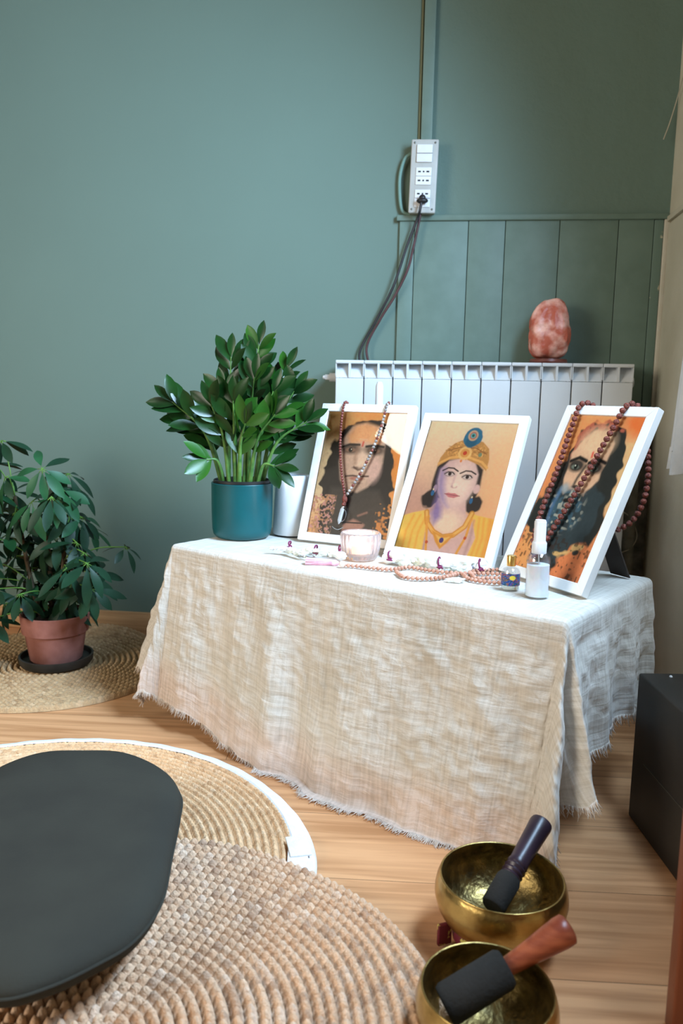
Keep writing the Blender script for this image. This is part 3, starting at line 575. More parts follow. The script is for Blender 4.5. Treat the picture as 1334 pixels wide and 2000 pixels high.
def portrait_beard():
    p = Paint(); p.grad((240, 178, 124), (228, 150, 100)); p.ell(.9, .35, .25, .3, (234, 210, 170), .9, al=.8); p.ell(.95, .02, .2, .1, (244, 140, 80), .9)
    dk = (48, 54, 56)
    p.poly([(.22, .10), (.35, .04), (.62, .03), (.80, .07), (.90, .2), (.93, .4), (.92, .55), (.98, .62), (.9, .8), (.8, 1), (.35, 1), (.25, .85), (-.02, .74), (-.02, .62), (.06, .5), (.12, .35), (.2, .3)], dk, .02, wob=.08, ws=14)
    p.poly([(.22, .12), (.35, .045), (.62, .04), (.76, .09), (.60, .10), (.42, .09), (.28, .17), (.25, .28), (.20, .2)], (186, 112, 96), .03, wob=.08, ws=24); p.poly([(.0, .74), (.22, .84), (.30, 1), (0, 1)], (232, 176, 120), .02, wob=.1, ws=20)
    p.poly([(.23, .25), (.30, .14), (.44, .095), (.62, .10), (.72, .17), (.72, .30), (.70, .40), (.62, .50), (.46, .56), (.32, .52), (.25, .42)], (226, 198, 176), .025, wob=.03, ws=14)
    p.ell(.5, .17, .2, .09, (232, 210, 186), .9)
    for cx in (.35, .60):
        p.ell(cx, .325, .105, .040, (44, 46, 50), .55, al=.95); p.line([(cx-.10, .30), (cx, .272), (cx+.11, .29)], .017, (30, 30, 34), .015); p.ell(cx-.01, .333, .05, .014, (120, 140, 136), .5); p.ell(cx, .332, .024, .017, (20, 26, 30), .4); p.ell(cx-.012, .325, .008, .006, (225, 235, 230), .4)
    p.line([(.475, .32), (.43, .40), (.42, .44)], .014, (50, 54, 58), .03); p.ell(.46, .455, .06, .012, (58, 50, 50), .6); p.ell(.50, .40, .03, .05, (236, 206, 180), .7)
    p.line([(.5, .235), (.505, .26)], .012, (214, 90, 76), .02)
    p.poly([(.26, .44), (.34, .50), (.46, .485), (.60, .50), (.70, .42), (.86, .5), (.86, .7), (.74, .9), (.45, .95), (.34, .8), (.22, .72), (.2, .6)], (58, 74, 84), .03, wob=.06, ws=16)
    n = p.nz(20, 4); m = np.clip(1-np.hypot((p.X-.42)/.30, (p.Y-.60)/.17), 0, 1); p.lay(np.clip((n-.45)*5, 0, 1)*np.clip(m*3, 0, 1)*.6, (78, 122, 150)); p.lay(np.clip((p.nz(30, 6)-.6)*6, 0, 1)*np.clip(m*3, 0, 1)*.8, (190, 200, 196))
    p.ell(.44, .545, .09, .016, (34, 32, 36), .5); p.ell(.45, .57, .05, .014, (206, 196, 184), .6); p.line([(.28, .48), (.25, .6), (.28, .76)], .022, (84, 130, 178), .03, .9)
    p.ell(.32, .47, .05, .03, (160, 180, 196), .8, al=.8)
    p.poly([(.50, .98), (.62, .86), (.78, .82), (.95, .80), (1, 1), (.35, 1.02)], (226, 150, 104), .03, wob=.14, ws=14); p.poly([(.55, .87), (.75, .80), (.88, .79), (.7, .86)], (224, 196, 140), .02, wob=.08, ws=20)
    p.lay(np.clip((p.nz(40, 31)-.66)*6, 0, 1)*.7*(p.Y > .75), (60, 50, 46)); nn = p.nz(60, 21)*.5+p.nz(25, 22)*.5; p.c *= (0.88+.24*nn)[..., None]; return p

def picture_frame(x, y, yaw, tilt, w, h, painter, label, group=None, leg=True):
    a, tl = math.radians(yaw), math.radians(tilt); e = Vector((math.cos(a), math.sin(a), 0)); n = Vector((-math.sin(a), math.cos(a), 0))
    up = Vector((0, 0, 1))*math.cos(tl)+n*math.sin(tl); back = e.cross(up)*-1; B = Vector((x, y, TH+.0025+.016*math.sin(tl)))
    if back.dot(n) < 0: back = -back
    T = Matrix((e, up, back)).transposed().to_4x4(); T.translation = B             # local: x width, y height, z backwards
    t = thing('picture_frame', label, 'picture frame', B+e*w/2, 'framed portraits on the altar'); bw = 0.0185; dp = 0.016
    b = MB()
    def bar(P):                                                                   # mitred moulding
        V = [T @ Vector((q[0], q[1], 0)) for q in P]+[T @ Vector((q[0], q[1], dp)) for q in P]
        b.add(V, [(0, 1, 2, 3), (7, 6, 5, 4), (0, 4, 5, 1), (1, 5, 6, 2), (2, 6, 7, 3), (3, 7, 4, 0)], smooth=False)
    o = [(0, 0), (w, 0), (w, h), (0, h)]; i_ = [(bw, bw), (w-bw, bw), (w-bw, h-bw), (bw, h-bw)]
    for k in range(4): bar([o[k], o[(k+1) % 4], i_[(k+1) % 4], i_[k]])
    mo = b.build('moulding', M_frame, t)
    bv = mo.modifiers.new('bevel', 'BEVEL'); bv.width = .0008; bv.segments = 2; bv.limit_method = 'ANGLE'
    p = painter(); V = []
    for j in range(p.ny):
        for i in range(p.nx):
            V.append(T @ Vector((bw-.001+(w-2*bw+.002)*i/(p.nx-1), h-bw+.001-(h-2*bw+.002)*j/(p.ny-1), .0055)))
    nx = p.nx; F = [(j*nx+i, (j+1)*nx+i, (j+1)*nx+i+1, j*nx+i+1) for j in range(p.ny-1) for i in range(nx-1)]
    b = MB(); b.add(V, F); b.build('print', M_print, t, sharp=None, col=p.cols())
    b = MB(); b.add([T @ Vector(q) for q in ((bw-.001, bw-.001, .003), (w-bw+.001, bw-.001, .003), (w-bw+.001, h-bw+.001, .003), (bw-.001, h-bw+.001, .003))], [(0, 1, 2, 3)]); b.build('glass', M_pane, t)
    b = MB(); b.box((bw*.5, bw*.5, .009), (w-bw*.5, h-bw*.5, .0125), mat=T); b.build('backing', M_back, t)
    # strut from the upper back down to the table
    top = T @ Vector((w/2, h*.62, .0125)); foot = top+n*.0; foot = Vector((top.x, top.y, 0))+n*(.10*(top.z-TH)/.2); foot.z = TH+.004
    b = MB(); wv = e*.018; V = [top-wv, top+wv, foot+wv*1.3, foot-wv*1.3]; V += [v+n*.003 for v in V]
    b.add(V, [(0, 1, 2, 3), (7, 6, 5, 4), (0, 4, 5, 1), (1, 5, 6, 2), (2, 6, 7, 3), (3, 7, 4, 0)], smooth=False); b.build('strut', M_back, t)
    return T
T1 = picture_frame(-.317, -.523, -18.6, 20.9, .232, .325, portrait_dark, 'white framed portrait of a long-haired dark-eyed person, left of the three')
T2 = picture_frame(-.113, -.659, -25.5, 30.5, .236, .332, portrait_crown, 'white framed portrait with golden cap and yellow shawl, middle of the three')
T3 = picture_frame(.113, -.766, -55.5, 25.4, .217, .344, portrait_beard, 'white framed portrait of a bearded face, right of the three')

# ------------------------------------------------------------------ bead strings
def resample(pts, step):
    out = [pts[0].copy()]; acc = 0.0
    for a, c in zip(pts[:-1], pts[1:]):
        L_ = (c-a).length; d = step-acc
        while d <= L_: out.append(a.lerp(c, d/L_)); d += step
        acc = (acc+L_) % step if L_ else acc
    return out
def beads(pts, step, r, m, parent, label=None, name='bead', rough=.0, mats=None):
    P = resample(spline(pts, 14), step); me0 = None
    for k, p in enumerate(P):
        mm = mats[k % len(mats)] if mats else m; key = mm.name+str(round(r, 5))
        if key not in beads.cache:
            b = MB(); b.ball((0, 0, 0), r, sub=2, rough=rough); me = bpy.data.meshes.new(name); me.from_pydata([tuple(v) for v in b.v], [], b.f); me.materials.append(mm)
            me.polygons.foreach_set('use_smooth', [True]*len(b.f)); beads.cache[key] = me
        o = bpy.data.objects.new(name, beads.cache[key]); COL.objects.link(o); o.parent = parent; o.location = p-Vector(parent_loc(parent)); o.rotation_euler = (k*1.3, k*.7, k*2.1)
    b = MB(); b.tube(P, .0009, 5); b.build('cord', M_thread, parent)
    return P
beads.cache = {}
# necklace on the left frame: brown strand left, grey strand right, silver pendant
w1, h1 = .232, .325
t = thing('bead_necklace', 'necklace of brown and grey beads with silver pendant hanging over the left portrait', 'necklace', T1 @ Vector((.12, .12, -.004)))
ptl = [T1 @ Vector(q) for q in [(.062, .27, .024), (.060, .318, .021), (.058, .3305, .008), (.057, .322, -.004), (.0585, .28, -.0045), (.067, .22, -.0045), (.082, .16, -.0045), (.100, .108, -.0045)]]
beads(ptl, .0066, .0034, M_dkbead, t, mats=[M_dkbead])
ptr = [T1 @ Vector(q) for q in [(.160, .27, .024), (.163, .318, .021), (.165, .3305, .008), (.163, .322, -.004), (.160, .28, -.0045), (.148, .22, -.0045), (.128, .16, -.0045), (.104, .108, -.0045)]]
beads(ptr, .0074, .0037, M_grbead, t, mats=[M_grbead, M_grbead, M_dkbead, M_grbead])
b = MB(); b.ball(T1 @ Vector((.102, .099, -.005)), .0062, sc=(1, 1, 1.5)); b.ball(T1 @ Vector((.102, .088, -.0055)), .0052); b.build('guru_bead', M_rud, t)
b = MB(); q0 = T1 @ Vector((.1015, .080, -.006)); q1 = T1 @ Vector((.0985, .042, -.006)); b.tube([q0, q0.lerp(q1, .12), q0.lerp(q1, .8), q1], [.002, .0048, .0048, .001], 6); b.build('pendant_crystal', M_crystal, t, sharp=20)
b = MB(); b.tube([T1 @ Vector((.104+.010*math.sin(k*.42)*.9, .062+.014*math.cos(k*.42), -.0065)) for k in range(16)], .0006, 6)
b.tube([T1 @ Vector((.084+.0022*k, .036-.006*math.sin(k/12*PI), -.006)) for k in range(13)], .0011, 6); b.ball(q0, .004); b.build('pendant_setting', M_silver, t)
# rudraksha mala over the right frame, behind it too
w3, h3 = .217, .344
t = thing('rudraksha_mala', 'long dark red rudraksha bead mala looped over the right portrait', 'prayer beads', T3 @ Vector((.06, .05, -.005)))
zf = -.0062
fr3 = [(.048, .352, .016), (.044, .351, .004), (.040, .340, zf), (.041, .315, zf), (.046, .26, zf), (.052, .20, zf), (.054, .14, zf), (.060, .095, zf), (.074, .055, zf), (.087, .040, zf), (.092, .050, zf), (.098, .085, zf), (.112, .14, zf), (.125, .20, zf), (.136, .26, zf), (.145, .31, zf), (.150, .338, zf), (.153, .351, .004), (.157, .352, .016)]
P3 = [T3 @ Vector(q) for q in fr3]; beads(P3, .0112, .0056, M_rud, t, rough=.12)
bk = [(.160, .348, .024), (.180, .31, .034), (.205, .25, .044), (.212, .20, .055), (.200, .155, .060), (.165, .128, .05), (.120, .14, .03), (.080, .20, .024), (.055, .30, .024), (.050, .345, .024)]
beads([T3 @ Vector(q) for q in bk][:7], .0112, .0054, M_rud, t, rough=.12)
# sandalwood mala lying on the cloth, pink tassel
zt0 = TH+.0068
def tz(px, py, dz=0): return at(px, py, Z=zt0+dz)
t = thing('sandalwood_mala', 'pale wooden bead mala with pink tassel lying along the front of the cloth', 'prayer beads', tz(800, 1115))
pts = [tz(*q) for q in [(672, 1104), (700, 1106), (735, 1110), (765, 1112), (800, 1108), (840, 1114), (885, 1119), (925, 1120), (960, 1120), (990, 1122), (999, 1117), (978, 1113), (950, 1113), (918, 1116)]]
beads(pts, .0086, .0042, M_sandal, t)
pts = [tz(*q) for q in [(775, 1117), (790, 1127), (830, 1130), (868, 1127), (900, 1120), (915, 1130), (945, 1136), (975, 1138), (990, 1136)]]
beads(pts, .0086, .0042, M_sandal, t)
pts = [tz(*q) for q in [(918, 1118), (930, 1129), (960, 1129), (984, 1129)]]; beads(pts, .0086, .0042, M_sandal, t)
b = MB(); c0, c1 = tz(662, 1100), tz(598, 1097)
b.tube([c0, c0.lerp(c1, .12), c0.lerp(c1, .22), c0.lerp(c1, .5), c1], [.003, .0065, .0055, .0075, .0088], 16)
for k in range(90):
    a = random.uniform(0, 2*PI); o1 = Vector((0, math.cos(a), math.sin(a)))*.0068; o2 = Vector((random.uniform(-.004, .004), math.cos(a)*1.2+random.uniform(-.2, .2), math.sin(a)*.9))*.0085
    q = [c0.lerp(c1, .2)+o1*.8, c0.lerp(c1, .6)+o1*1.1, c1+o2]
    for v in q: v.z = max(v.z, TH+.003)
    b.tube(q, .0006, 3)
b.build('tassel', M_pink, t)
b = MB(); b.ball(tz(668, 1102, .002), .0065); b.build('guru_bead', mat('cream_bead', (.8, .66, .58, 1)), t)

# ------------------------------------------------------------------ garlands, petals
def petal_mass(b, c, r, sx, ang, seed, mi=0):
    R_ = Matrix.Rotation(ang, 3, 'Z'); b.ball(c, r, mi, 3, sc=(sx, .8, .72), rough=.7, seed=seed, mat=R_)
def garland(label, cat, pts, ties, r=.016, name='garland', grp=None):
    t = thing(name, label, cat, tz(*pts[0], -.004), 'petal garlands on the cloth'); b = MB()
    for (p, q) in zip(pts[:-1], pts[1:]):
        a, c = tz(p[0], p[1]+5, .006), tz(q[0], q[1]+5, .006); d = c-a; n = max(1, int(d.length/(r*1.5)))
        for k in range(n+1): petal_mass(b, a.lerp(c, k/n)+Vector((0, 0, random.uniform(-.001, .003))), r*random.uniform(.8, 1.15), 1.35, math.atan2(d.y, d.x), random.uniform(0, 50), 0)
    b.build('petals', M_petal, t)
    for (px, py, rr) in ties:
        c = tz(px, py+6, .006); b = MB(); b.tube([c+Vector((.003*math.sin(k)*.5, rr*1.2*math.cos(k*.52), rr*1.05*math.sin(k*.52)+.003)) for k in range(13)], .0018, 6)
        e_ = [c+Vector((0, -rr, .003)), c+Vector((.006, -rr-.005, .001)), c+Vector((-.003, -rr-.010, .0005)), c+Vector((.008, -rr-.015, 0))]
        b.tube(spline(e_, 5), .0014, 5); b.build('thread_tie', M_thread, t)
    return t
garland('white petal garland tied with purple thread along the foot of the middle portrait', 'garland', [(766, 1086), (800, 1091), (850, 1098), (900, 1101), (932, 1101)], [(760, 1084, .010), (857, 1098, .012), (936, 1102, .012)])
garland('cluster of white petals and purple thread knots left of the glass tealight', 'garland', [(603, 1073), (632, 1077), (664, 1082)], [(617, 1071, .009), (664, 1071, .009)], r=.009)
garland('small string of pale petals lying next to the teal plant pot', 'garland', [(532, 1067), (560, 1069), (590, 1078)], [(566, 1060, .006)], r=.0065)
b = MB(); c = tz(890, 1137, -.004); b.ball(c+Vector((0, 0, .004)), .016, 0, 3, sc=(1.0, .42, .30), rough=.5, seed=4); tag(b.build('petal', M_petal), 'single white petal lying in front of the pale wooden beads', 'petal', 'loose petals')
b = MB(); c = tz(683, 1084, .0); b.ball(c, .011, 0, 3, sc=(1.0, .6, .55), rough=.6, seed=9); tag(b.build('petal', mat('yellow_petal', (.78, .76, .52, 1))), 'creamy yellow petal tucked against the glass tealight', 'petal', 'loose petals')
# dried stem bits
b = MB()
for k in range(7):
    a = tz(556+k*4, 1072+k*2.2, -.004); e_ = tz(580+k*5, 1080+k*3, -.003); b.tube(spline([a, a.lerp(e_, .5)+Vector((0, 0, .006)), e_], 5), .0007, 4)
tag(b.build('dried_sprig', mat('dry_stem', (.33, .32, .22, 1))), 'thin dried olive sprig lying in front of the pale diffuser', 'sprig')

# ------------------------------------------------------------------ tealight, bottles, candle, diffuser
c = Vector((-.157, -.688, TH+.003))
t = thing('tealight_holder', 'ribbed clear pink glass tealight holder with a glowing candle', 'candle holder', c)
def ribs(th, r, z): return r*(1+.035*abs(math.sin(th*10))) if r > .02 else r
b = MB(); b.lathe([(0, 0), (.029, 0), (.033, .004), (.038, .020), (.040, .040), (.040, .051), (.0375, .055), (.0355, .052), (.0355, .035), (.033, .016), (.027, .010), (0, .010)], 120, c, rad=ribs); b.build('glass_cup', M_pinkglass, t, sharp=None)
b = MB(); b.lathe([(0, .0112), (.0200, .0112), (.0200, .028), (.0185, .029), (0, .0275)], 32, c); b.build('candle', M_wax, t)
b = MB(); b.lathe([(0, .030), (.0030, .033), (.0042, .038), (.0028, .046), (0, .053)], 16, c); b.build('flame', M_flame, t)
lc = bpy.data.lights.new('candle_light', 'POINT'); lc.energy = .12; lc.color = (1, .55, .22); lc.shadow_soft_size = .006
lo = bpy.data.objects.new('candle_light', lc); COL.objects.link(lo); lo.location = c+Vector((0, 0, .064))

c = Vector((.125, -.895, TH+.002))
t = thing('perfume_bottle', 'small glass oil bottle with gold cap and colourful label', 'bottle', c)
b = MB(); b.lathe([(0, 0), (.0140, 0), (.0158, .002), (.0158, .033), (.0135, .038), (.0070, .041), (.0070, .045), (.0060, .045), (.0060, .041), (.0125, .037), (.0146, .033), (.0146, .003), (0, .003)], 40, c); b.build('glass_body', M_thin, t)
b = MB(); b.lathe([(0, .0033), (.0143, .0033), (.0143, .013), (0, .013)], 30, c); b.build('oil', M_oil, t)
b = MB(); b.lathe([(0, .061), (.0072, .061), (.0078, .060), (.0078, .043), (0, .043)], 32, c); b.build('cap', M_gold, t)
b = MB(); V = []; cl = []; pal = [(20, 60, 170), (30, 40, 60), (30, 110, 90), (20, 90, 190), (180, 60, 70), (40, 60, 140), (30, 120, 80), (60, 50, 60), (210, 110, 60), (20, 40, 130)]
nx_, nz_ = 60, 26
for j in range(nz_):
    for i in range(nx_):
        a = math.radians(-200)+math.radians(210)*i/(nx_-1); V.append(c+Vector((math.cos(a)*.0161, math.sin(a)*.0161, .010+.021*j/(nz_-1))))
        q = noise.noise(Vector((i*.11, j*.16, 3))); r2 = noise.noise(Vector((i*.08+9, j*.12, 1))); k = int(abs(q*9+r2*7)*2.3) % 10; cc = rgb(pal[k])
        if (i-33)**2*.8+(j-17)**2 < 22: cc = rgb(236, 214, 70)
        cl.append(cc)
b.add(V, [(j*nx_+i, j*nx_+i+1, (j+1)*nx_+i+1, (j+1)*nx_+i) for j in range(nz_-1) for i in range(nx_-1)]); b.build('label_band', M_lab, t, sharp=None, col=cl)

c = Vector((.165, -.938, TH+.002))
t = thing('spray_bottle', 'frosted clear spray bottle with white cap beside the right portrait', 'bottle', c)
b = MB(); b.lathe([(0, 0), (.0185, 0), (.0200, .002), (.0200, .062), (.0190, .069), (.0150, .075), (.0105, .077), (.0095, .079), (.0095, .077), (.0140, .073), (.0178, .068), (.0186, .061), (.0186, .003), (0, .003)], 48, c); b.build('bottle_body', M_thin, t)
b = MB(); b.lathe([(0, .0034), (.0184, .0034), (.0184, .056), (0, .056)], 40, c); b.build('liquid', M_frost, t)
b = MB(); b.lathe([(.0122, .075), (.0122, .092), (.0110, .094), (.0098, .096), (.0098, .127), (.0090, .129), (0, .129)], 32, c); b.tube([c+Vector((0, 0, .127)), c+Vector((0, 0, .1305))], .0085, 20); b.build('cap', M_plastic2, t)
b = MB(); b.tube([c+Vector((0, 0, .076)), c+Vector((.003, 0, .008))], .0013, 8); b.build('dip_tube', M_plastic2, t)

b = MB(); p0 = at(741, 790, -.235); c = Vector((p0.x, -.235, 0))
t = thing('taper_candle', 'slim white taper candle standing behind the left portrait', 'candle', (c.x, c.y, .0))
cc = tp(*(lambda q: (q.dot(ex), q.dot(ey)))(Vector((-.165, -.325, 0))-A0), 0); zc = TH+.003; topz = at(741, 746, Y=cc.y).z; xx = at(741, 770, Y=cc.y).x; cc = Vector((xx, cc.y, zc)); t.location = cc
b = MB(); b.lathe([(0, 0), (.03, 0), (.032, .004), (.016, .009), (.013, .028), (.0115, .028), (.0115, .015), (0, .015)], 32, cc); b.build('holder', M_diff, t)
b = MB(); b.tube([cc+Vector((0, 0, .015)), Vector((cc.x, cc.y, topz-.01)), Vector((cc.x, cc.y, topz))], [.0105, .0095, .006], 20); b.build('wax_stick', M_candle, t)

c = Vector((-.345, -.435, TH+.002))
t = thing('aroma_diffuser', 'pale grey-white tapered ceramic diffuser between plant pot and left portrait', 'diffuser', c)
E_ = Matrix.Scale(1, 4)
b = MB(); b.lathe([(0, .004), (.045, .004), (.0465, .008), (.043, .085), (.040, .138), (.0375, .143), (.034, .140), (.034, .11), (0, .11)], 64, c); b.build('shell', M_diff, t)
b = MB(); b.lathe([(0, 0), (.042, 0), (.042, .004), (0, .004)], 48, c); b.build('base_ring', M_slot, t)
b = MB()
for dz in (.018, .025): b.ball(c+Vector((.0465*math.cos(-1.0), .0465*math.sin(-1.0), dz)), .0012)
b.build('button', M_slot, t)

# ------------------------------------------------------------------ zz plant in teal pot
pc = Vector((-.452, -.492, TH+.002))
t = thing('potted_zz_plant', 'glossy green zz plant in a round teal pot on the left end of the altar', 'potted plant', pc)
b = MB(); b.lathe([(0, 0), (.052, 0), (.060, .003), (.0655, .010), (.068, .022), (.0695, .060), (.0700, .122), (.0705, .126), (.0695, .1275), (.0660, .127), (.0655, .12), (.0650, .112), (0, .112)], 72, pc); b.build('pot', M_teal, t)
b = MB(); b.lathe([(.0655, .128), (.0655, .1330), (.0635, .1345), (.0625, .130), (.0625, .1135)], 60, pc); b.build('inner_pot', M_black, t)
b = MB(); b.lathe([(.0622, .114), (.04, .118), (0, .116)], 30, pc); b.build('soil', M_soil, t)
def leaf(b, base, d, nrm, L_, w, mi=0, droop=.12, fold=.25, n=7):
    d = d.normalized(); s = d.cross(nrm)
    if s.length < 1e-4: s = d.cross(Vector((1, 0, 0)))
    s.normalize(); nn = s.cross(d).normalized(); V = []; F = []
    for i in range(n+1):
        f = i/n; ww = w*.5*(math.sin(PI*min(1, f**1.25))**.75)*(1-.15*f) if 0 < f < 1 else .0006
        c = base+d*(L_*f)-nn*(droop*L_*f*f)+nn*0
        V += [c-s*ww+nn*ww*fold, c, c+s*ww+nn*ww*fold]
    for i in range(n):
        a = i*3; F += [(a, a+1, a+4, a+3), (a+1, a+2, a+5, a+4)]
    b.add(V, F, mi)
stems = [  # base angle, tip pixel, depth, pairs, young?
 (190, (318, 765), -.53, 6, 0), (150, (452, 668), -.47, 7, 0), (95, (512, 640), -.46, 8, 0), (60, (572, 693), -.45, 6, 0), (20, (588, 742), -.47, 6, 0),
 (350, (618, 808), -.50, 6, 0), (330, (545, 905), -.52, 2, 0), (215, (396, 890), -.55, 2, 1), (270, (482, 812), -.57, 3, 1), (120, (432, 742), -.48, 6, 0),
 (80, (500, 712), -.50, 7, 0), (240, (405, 770), -.55, 5, 0), (300, (548, 792), -.56, 5, 1), (180, (350, 800), -.50, 5, 0), (45, (540, 742), -.50, 6, 0), (260, (455, 762), -.56, 5, 0)]
for k, (an, tip, Y_, npair, yg) in enumerate(stems):
    a = math.radians(an); base = pc+Vector((.042*math.cos(a), .030*math.sin(a), .108)); T_ = base.lerp(at(*tip, Y=Y_), .90); T_.x = base.x+(T_.x-base.x)*.93
    mid = base.lerp(T_, .5); mid.z += .030; mid.x = base.x+(T_.x-base.x)*.36
    P = spline([base, mid, T_], 12); n = len(P); L_ = sum((P[i+1]-P[i]).length for i in range(n-1))
    rr = .0058 if npair > 3 else .0062
    b = MB(); b.tube(P, [rr*(1-.78*i/(n-1)) for i in range(n)], 10); st = b.build('stem', M_zstem, t)
    b = MB()
    for q in range(npair):
        f = (.38+.60*q/max(1, npair-1)) if npair > 2 else .8+.2*q/(npair-1); i = min(n-2, int(f*(n-1))); p = P[i]; tg = (P[i+1]-P[i]).normalized()
        roll = random.uniform(-.5, .5); sd = tg.cross(Vector((math.sin(roll), -1, .3))).normalized(); nr = sd.cross(tg).normalized()
        if nr.y > 0: nr = -nr
        nr = (nr+Vector((0, 0, .5))+Vector((random.uniform(-.35, .35), random.uniform(-.3, .3), random.uniform(-.3, .3)))).normalized()
        ll = random.uniform(.054, .070)*(1.1-.2*abs(f-.65))
        for sg in (-1, 1):
            d = tg*random.uniform(.7, 1.05)+sd*sg*random.uniform(.5, .8)+Vector((0, random.uniform(-.3, .3), 0)); leaf(b, p+sd*sg*.001, d, nr, ll, ll*random.uniform(.40, .50), 1 if (yg or random.random() < .07) else 0, random.uniform(.0, .16))
    leaf(b, P[-1], (P[-1]-P[-2]), Vector((0, -1, .4)), .055, .022, 0)
    b.build('leaflets', [M_zz, M_zz2], st, sharp=None)

# ------------------------------------------------------------------ rugs
def rug(name, label, c, R_, pitch, th, cols, kz=260, braid=.5, z0=0.0, wob=.004, na=900, lift=None, trim=0, seed=0, kstep=.016, ang=(0, 360), zfun=None):
    rows = int(R_/pitch); sub = 5; V = []; C_ = []; rn = np.random.RandomState(seed); nr = rows*sub
    pal = [np.array(rgb(q)[:3]) for q in cols]
    rowtint = rn.rand(rows+2); seg_noise = rn.rand(rows+2, 2000)
    for j in range(nr+1):
        r = R_*(j/nr); row = min(rows-1, j//sub) if j < nr else rows-1; f = (j % sub)/sub if j < nr else 1.0
        prof = math.sin(PI*(((j % sub)/sub))) if j < nr else 0.0
        prof = abs(prof)**.85
        ns = max(6, int(2*PI*(row+.5)*pitch/kstep))
        for i in range(na):
            th_ = 2*PI*i/na; rr = r+wob*noise.noise(Vector((math.cos(th_)*1.5, math.sin(th_)*1.5, row*.15+seed)))*(r/R_)
            k = (th_/(2*PI)*ns+(.5 if row % 2 else 0)+f*.5); ki = int(k); kf = k-ki
            br = abs(math.sin(PI*kf))**.5
            x = c[0]+rr*math.cos(th_); y = c[1]+rr*math.sin(th_); z = z0+th*(.12+.88*prof*(1-braid+braid*br))
            if j == nr: z = z0+.001
            if zfun: x, y, z = zfun(x, y, z)
            V.append((x, y, z)); g = seg_noise[row, ki % 2000]; h_ = seg_noise[(row+1) % rows, (ki*7) % 2000]
            g = g*.55+.45*seg_noise[row, (ki//3) % 2000]*.6; cc = pal[0]*(1-g)+pal[1]*g
            if h_ > .88: cc = cc*.6+pal[2]*.4
            if h_ < .10 and len(pal) > 3: cc = cc*.65+pal[3]*.35
            C_.append((*cc, 1))
    F = [(j*na+i, j*na+(i+1) % na, (j+1)*na+(i+1) % na, (j+1)*na+i) for j in range(nr) for i in range(na)]
    b = MB(); b.add(V, F); return b, C_
jc = [(230, 194, 158), (216, 176, 138), (172, 130, 96), (242, 218, 192)]
zf1 = lambda x, y, z: (x, y, z+max(0, y+.09)*.30)
b, C_ = rug('r', '', (-1.015, -.338), .318, .0150, .016, [(198, 170, 136), (180, 148, 114), (138, 108, 80), (222, 194, 164)], seed=1, na=520, zfun=zf1, braid=.45)
tag(b.build('round_rug', M_rugA, sharp=None, col=C_), 'round braided jute rug by the wall under the terracotta pot', 'rug')
t = thing('round_rug', 'round jute rug with white fabric edging, partly under the black cushion', 'rug', (-.64, -1.215, 0))
b, C_ = rug('r', '', (-.64, -1.215), .447, .0128, .012, jc, seed=2, na=760, braid=.35, kstep=.009); b.build('jute_spiral', M_rugA, t, sharp=None, col=C_)
b = MB(); V = []; n = 240
for i in range(n):
    th_ = 2*PI*i/n; wd = .016+.014*math.exp(-((((th_+.05+PI) % (2*PI))-PI-.28)/.35)**2); r0, r1 = .442, .449+wd
    cs, sn = math.cos(th_), math.sin(th_)
    for r, z in ((r0, .010), (r0+.003, .0125), ((r0+r1)/2, .0105), (r1-.003, .0085), (r1, .001)): V.append((-.64+r*cs, -1.215+r*sn, z+.0006*math.sin(i*1.1)))
b.add(V, [(i*5+k, ((i+1) % n)*5+k, ((i+1) % n)*5+k+1, i*5+k+1) for i in range(n) for k in range(4)]); b.build('edging', M_tape, t)
b = MB(); A_ = at(583, 1640, Z=.012); B_ = at(580, 1712, Z=.012); d = (B_-A_).normalized(); TT = Matrix((Vector((-d.y, d.x, 0)), -d, Vector((0, 0, 1)))).transposed().to_4x4(); TT.translation = A_.lerp(B_, .4)
b.box((-.016, -.05, -.001), (.016, .042, .003), mat=TT, bev=.001); b.box((-.014, -.014, .003), (.020, .042, .006), mat=TT @ Matrix.Rotation(.18, 4, 'Z'), bev=.001); b.build('edging_end', M_tape, t)
b, C_ = rug('r', '', (-.345, -1.515), .385, .0150, .019, [(222, 192, 168), (204, 164, 134), (150, 124, 112), (232, 214, 202)], seed=5, na=900, z0=.0128, braid=.75, kstep=.0135, wob=.012)
tag(b.build('round_rug', M_rugA, sharp=None, col=C_), 'coarse knotted jute rug in the foreground under the black cushion', 'rug')

# ------------------------------------------------------------------ black cushion
pxs = [(-140, 1640), (-60, 1550), (0, 1507), (80, 1480), (160, 1476), (246, 1480), (320, 1511), (355, 1554), (353, 1600), (338, 1676), (318, 1766), (264, 1842), (184, 1892), (92, 1935), (0, 1959), (-90, 1940), (-150, 1820)]
zt_ = .098; ring = spline([at(x, y, Z=zt_) for x, y in pxs]+[at(*pxs[0], Z=zt_)], 6)[:-1]; n = len(ring); cen = sum(ring, Vector())/n
V = []; prof = [(0.0, .032), (.4, .031), (.7, .029), (.85, .025), (.93, .019), (.975, .010), (.985, .004), (.985, -.004), (.95, -.018), (.86, -.036), (.74, -.052), (.6, -.0665), (.4, -.0675), (0, -.0675)]
for s_, dz in prof:
    for p in ring: q = cen+(p-cen)*s_; V.append((q.x, q.y, zt_+dz+.006*0))
b = MB(); b.add(V, [(k*n+i, k*n+(i+1) % n, (k+1)*n+(i+1) % n, (k+1)*n+i) for k in range(len(prof)-1) for i in range(n)])
t = thing('meditation_cushion', 'plain black rounded cushion cut off by the lower left edge', 'cushion', (cen.x, cen.y, .03)); b.build('cushion_body', M_cush, t, sharp=None)
b = MB(); b.tube([cen+(p-cen)*.986 for p in ring]+[cen+(ring[0]-cen)*.986], .0022, 8); b.build('piping', M_cush, t)

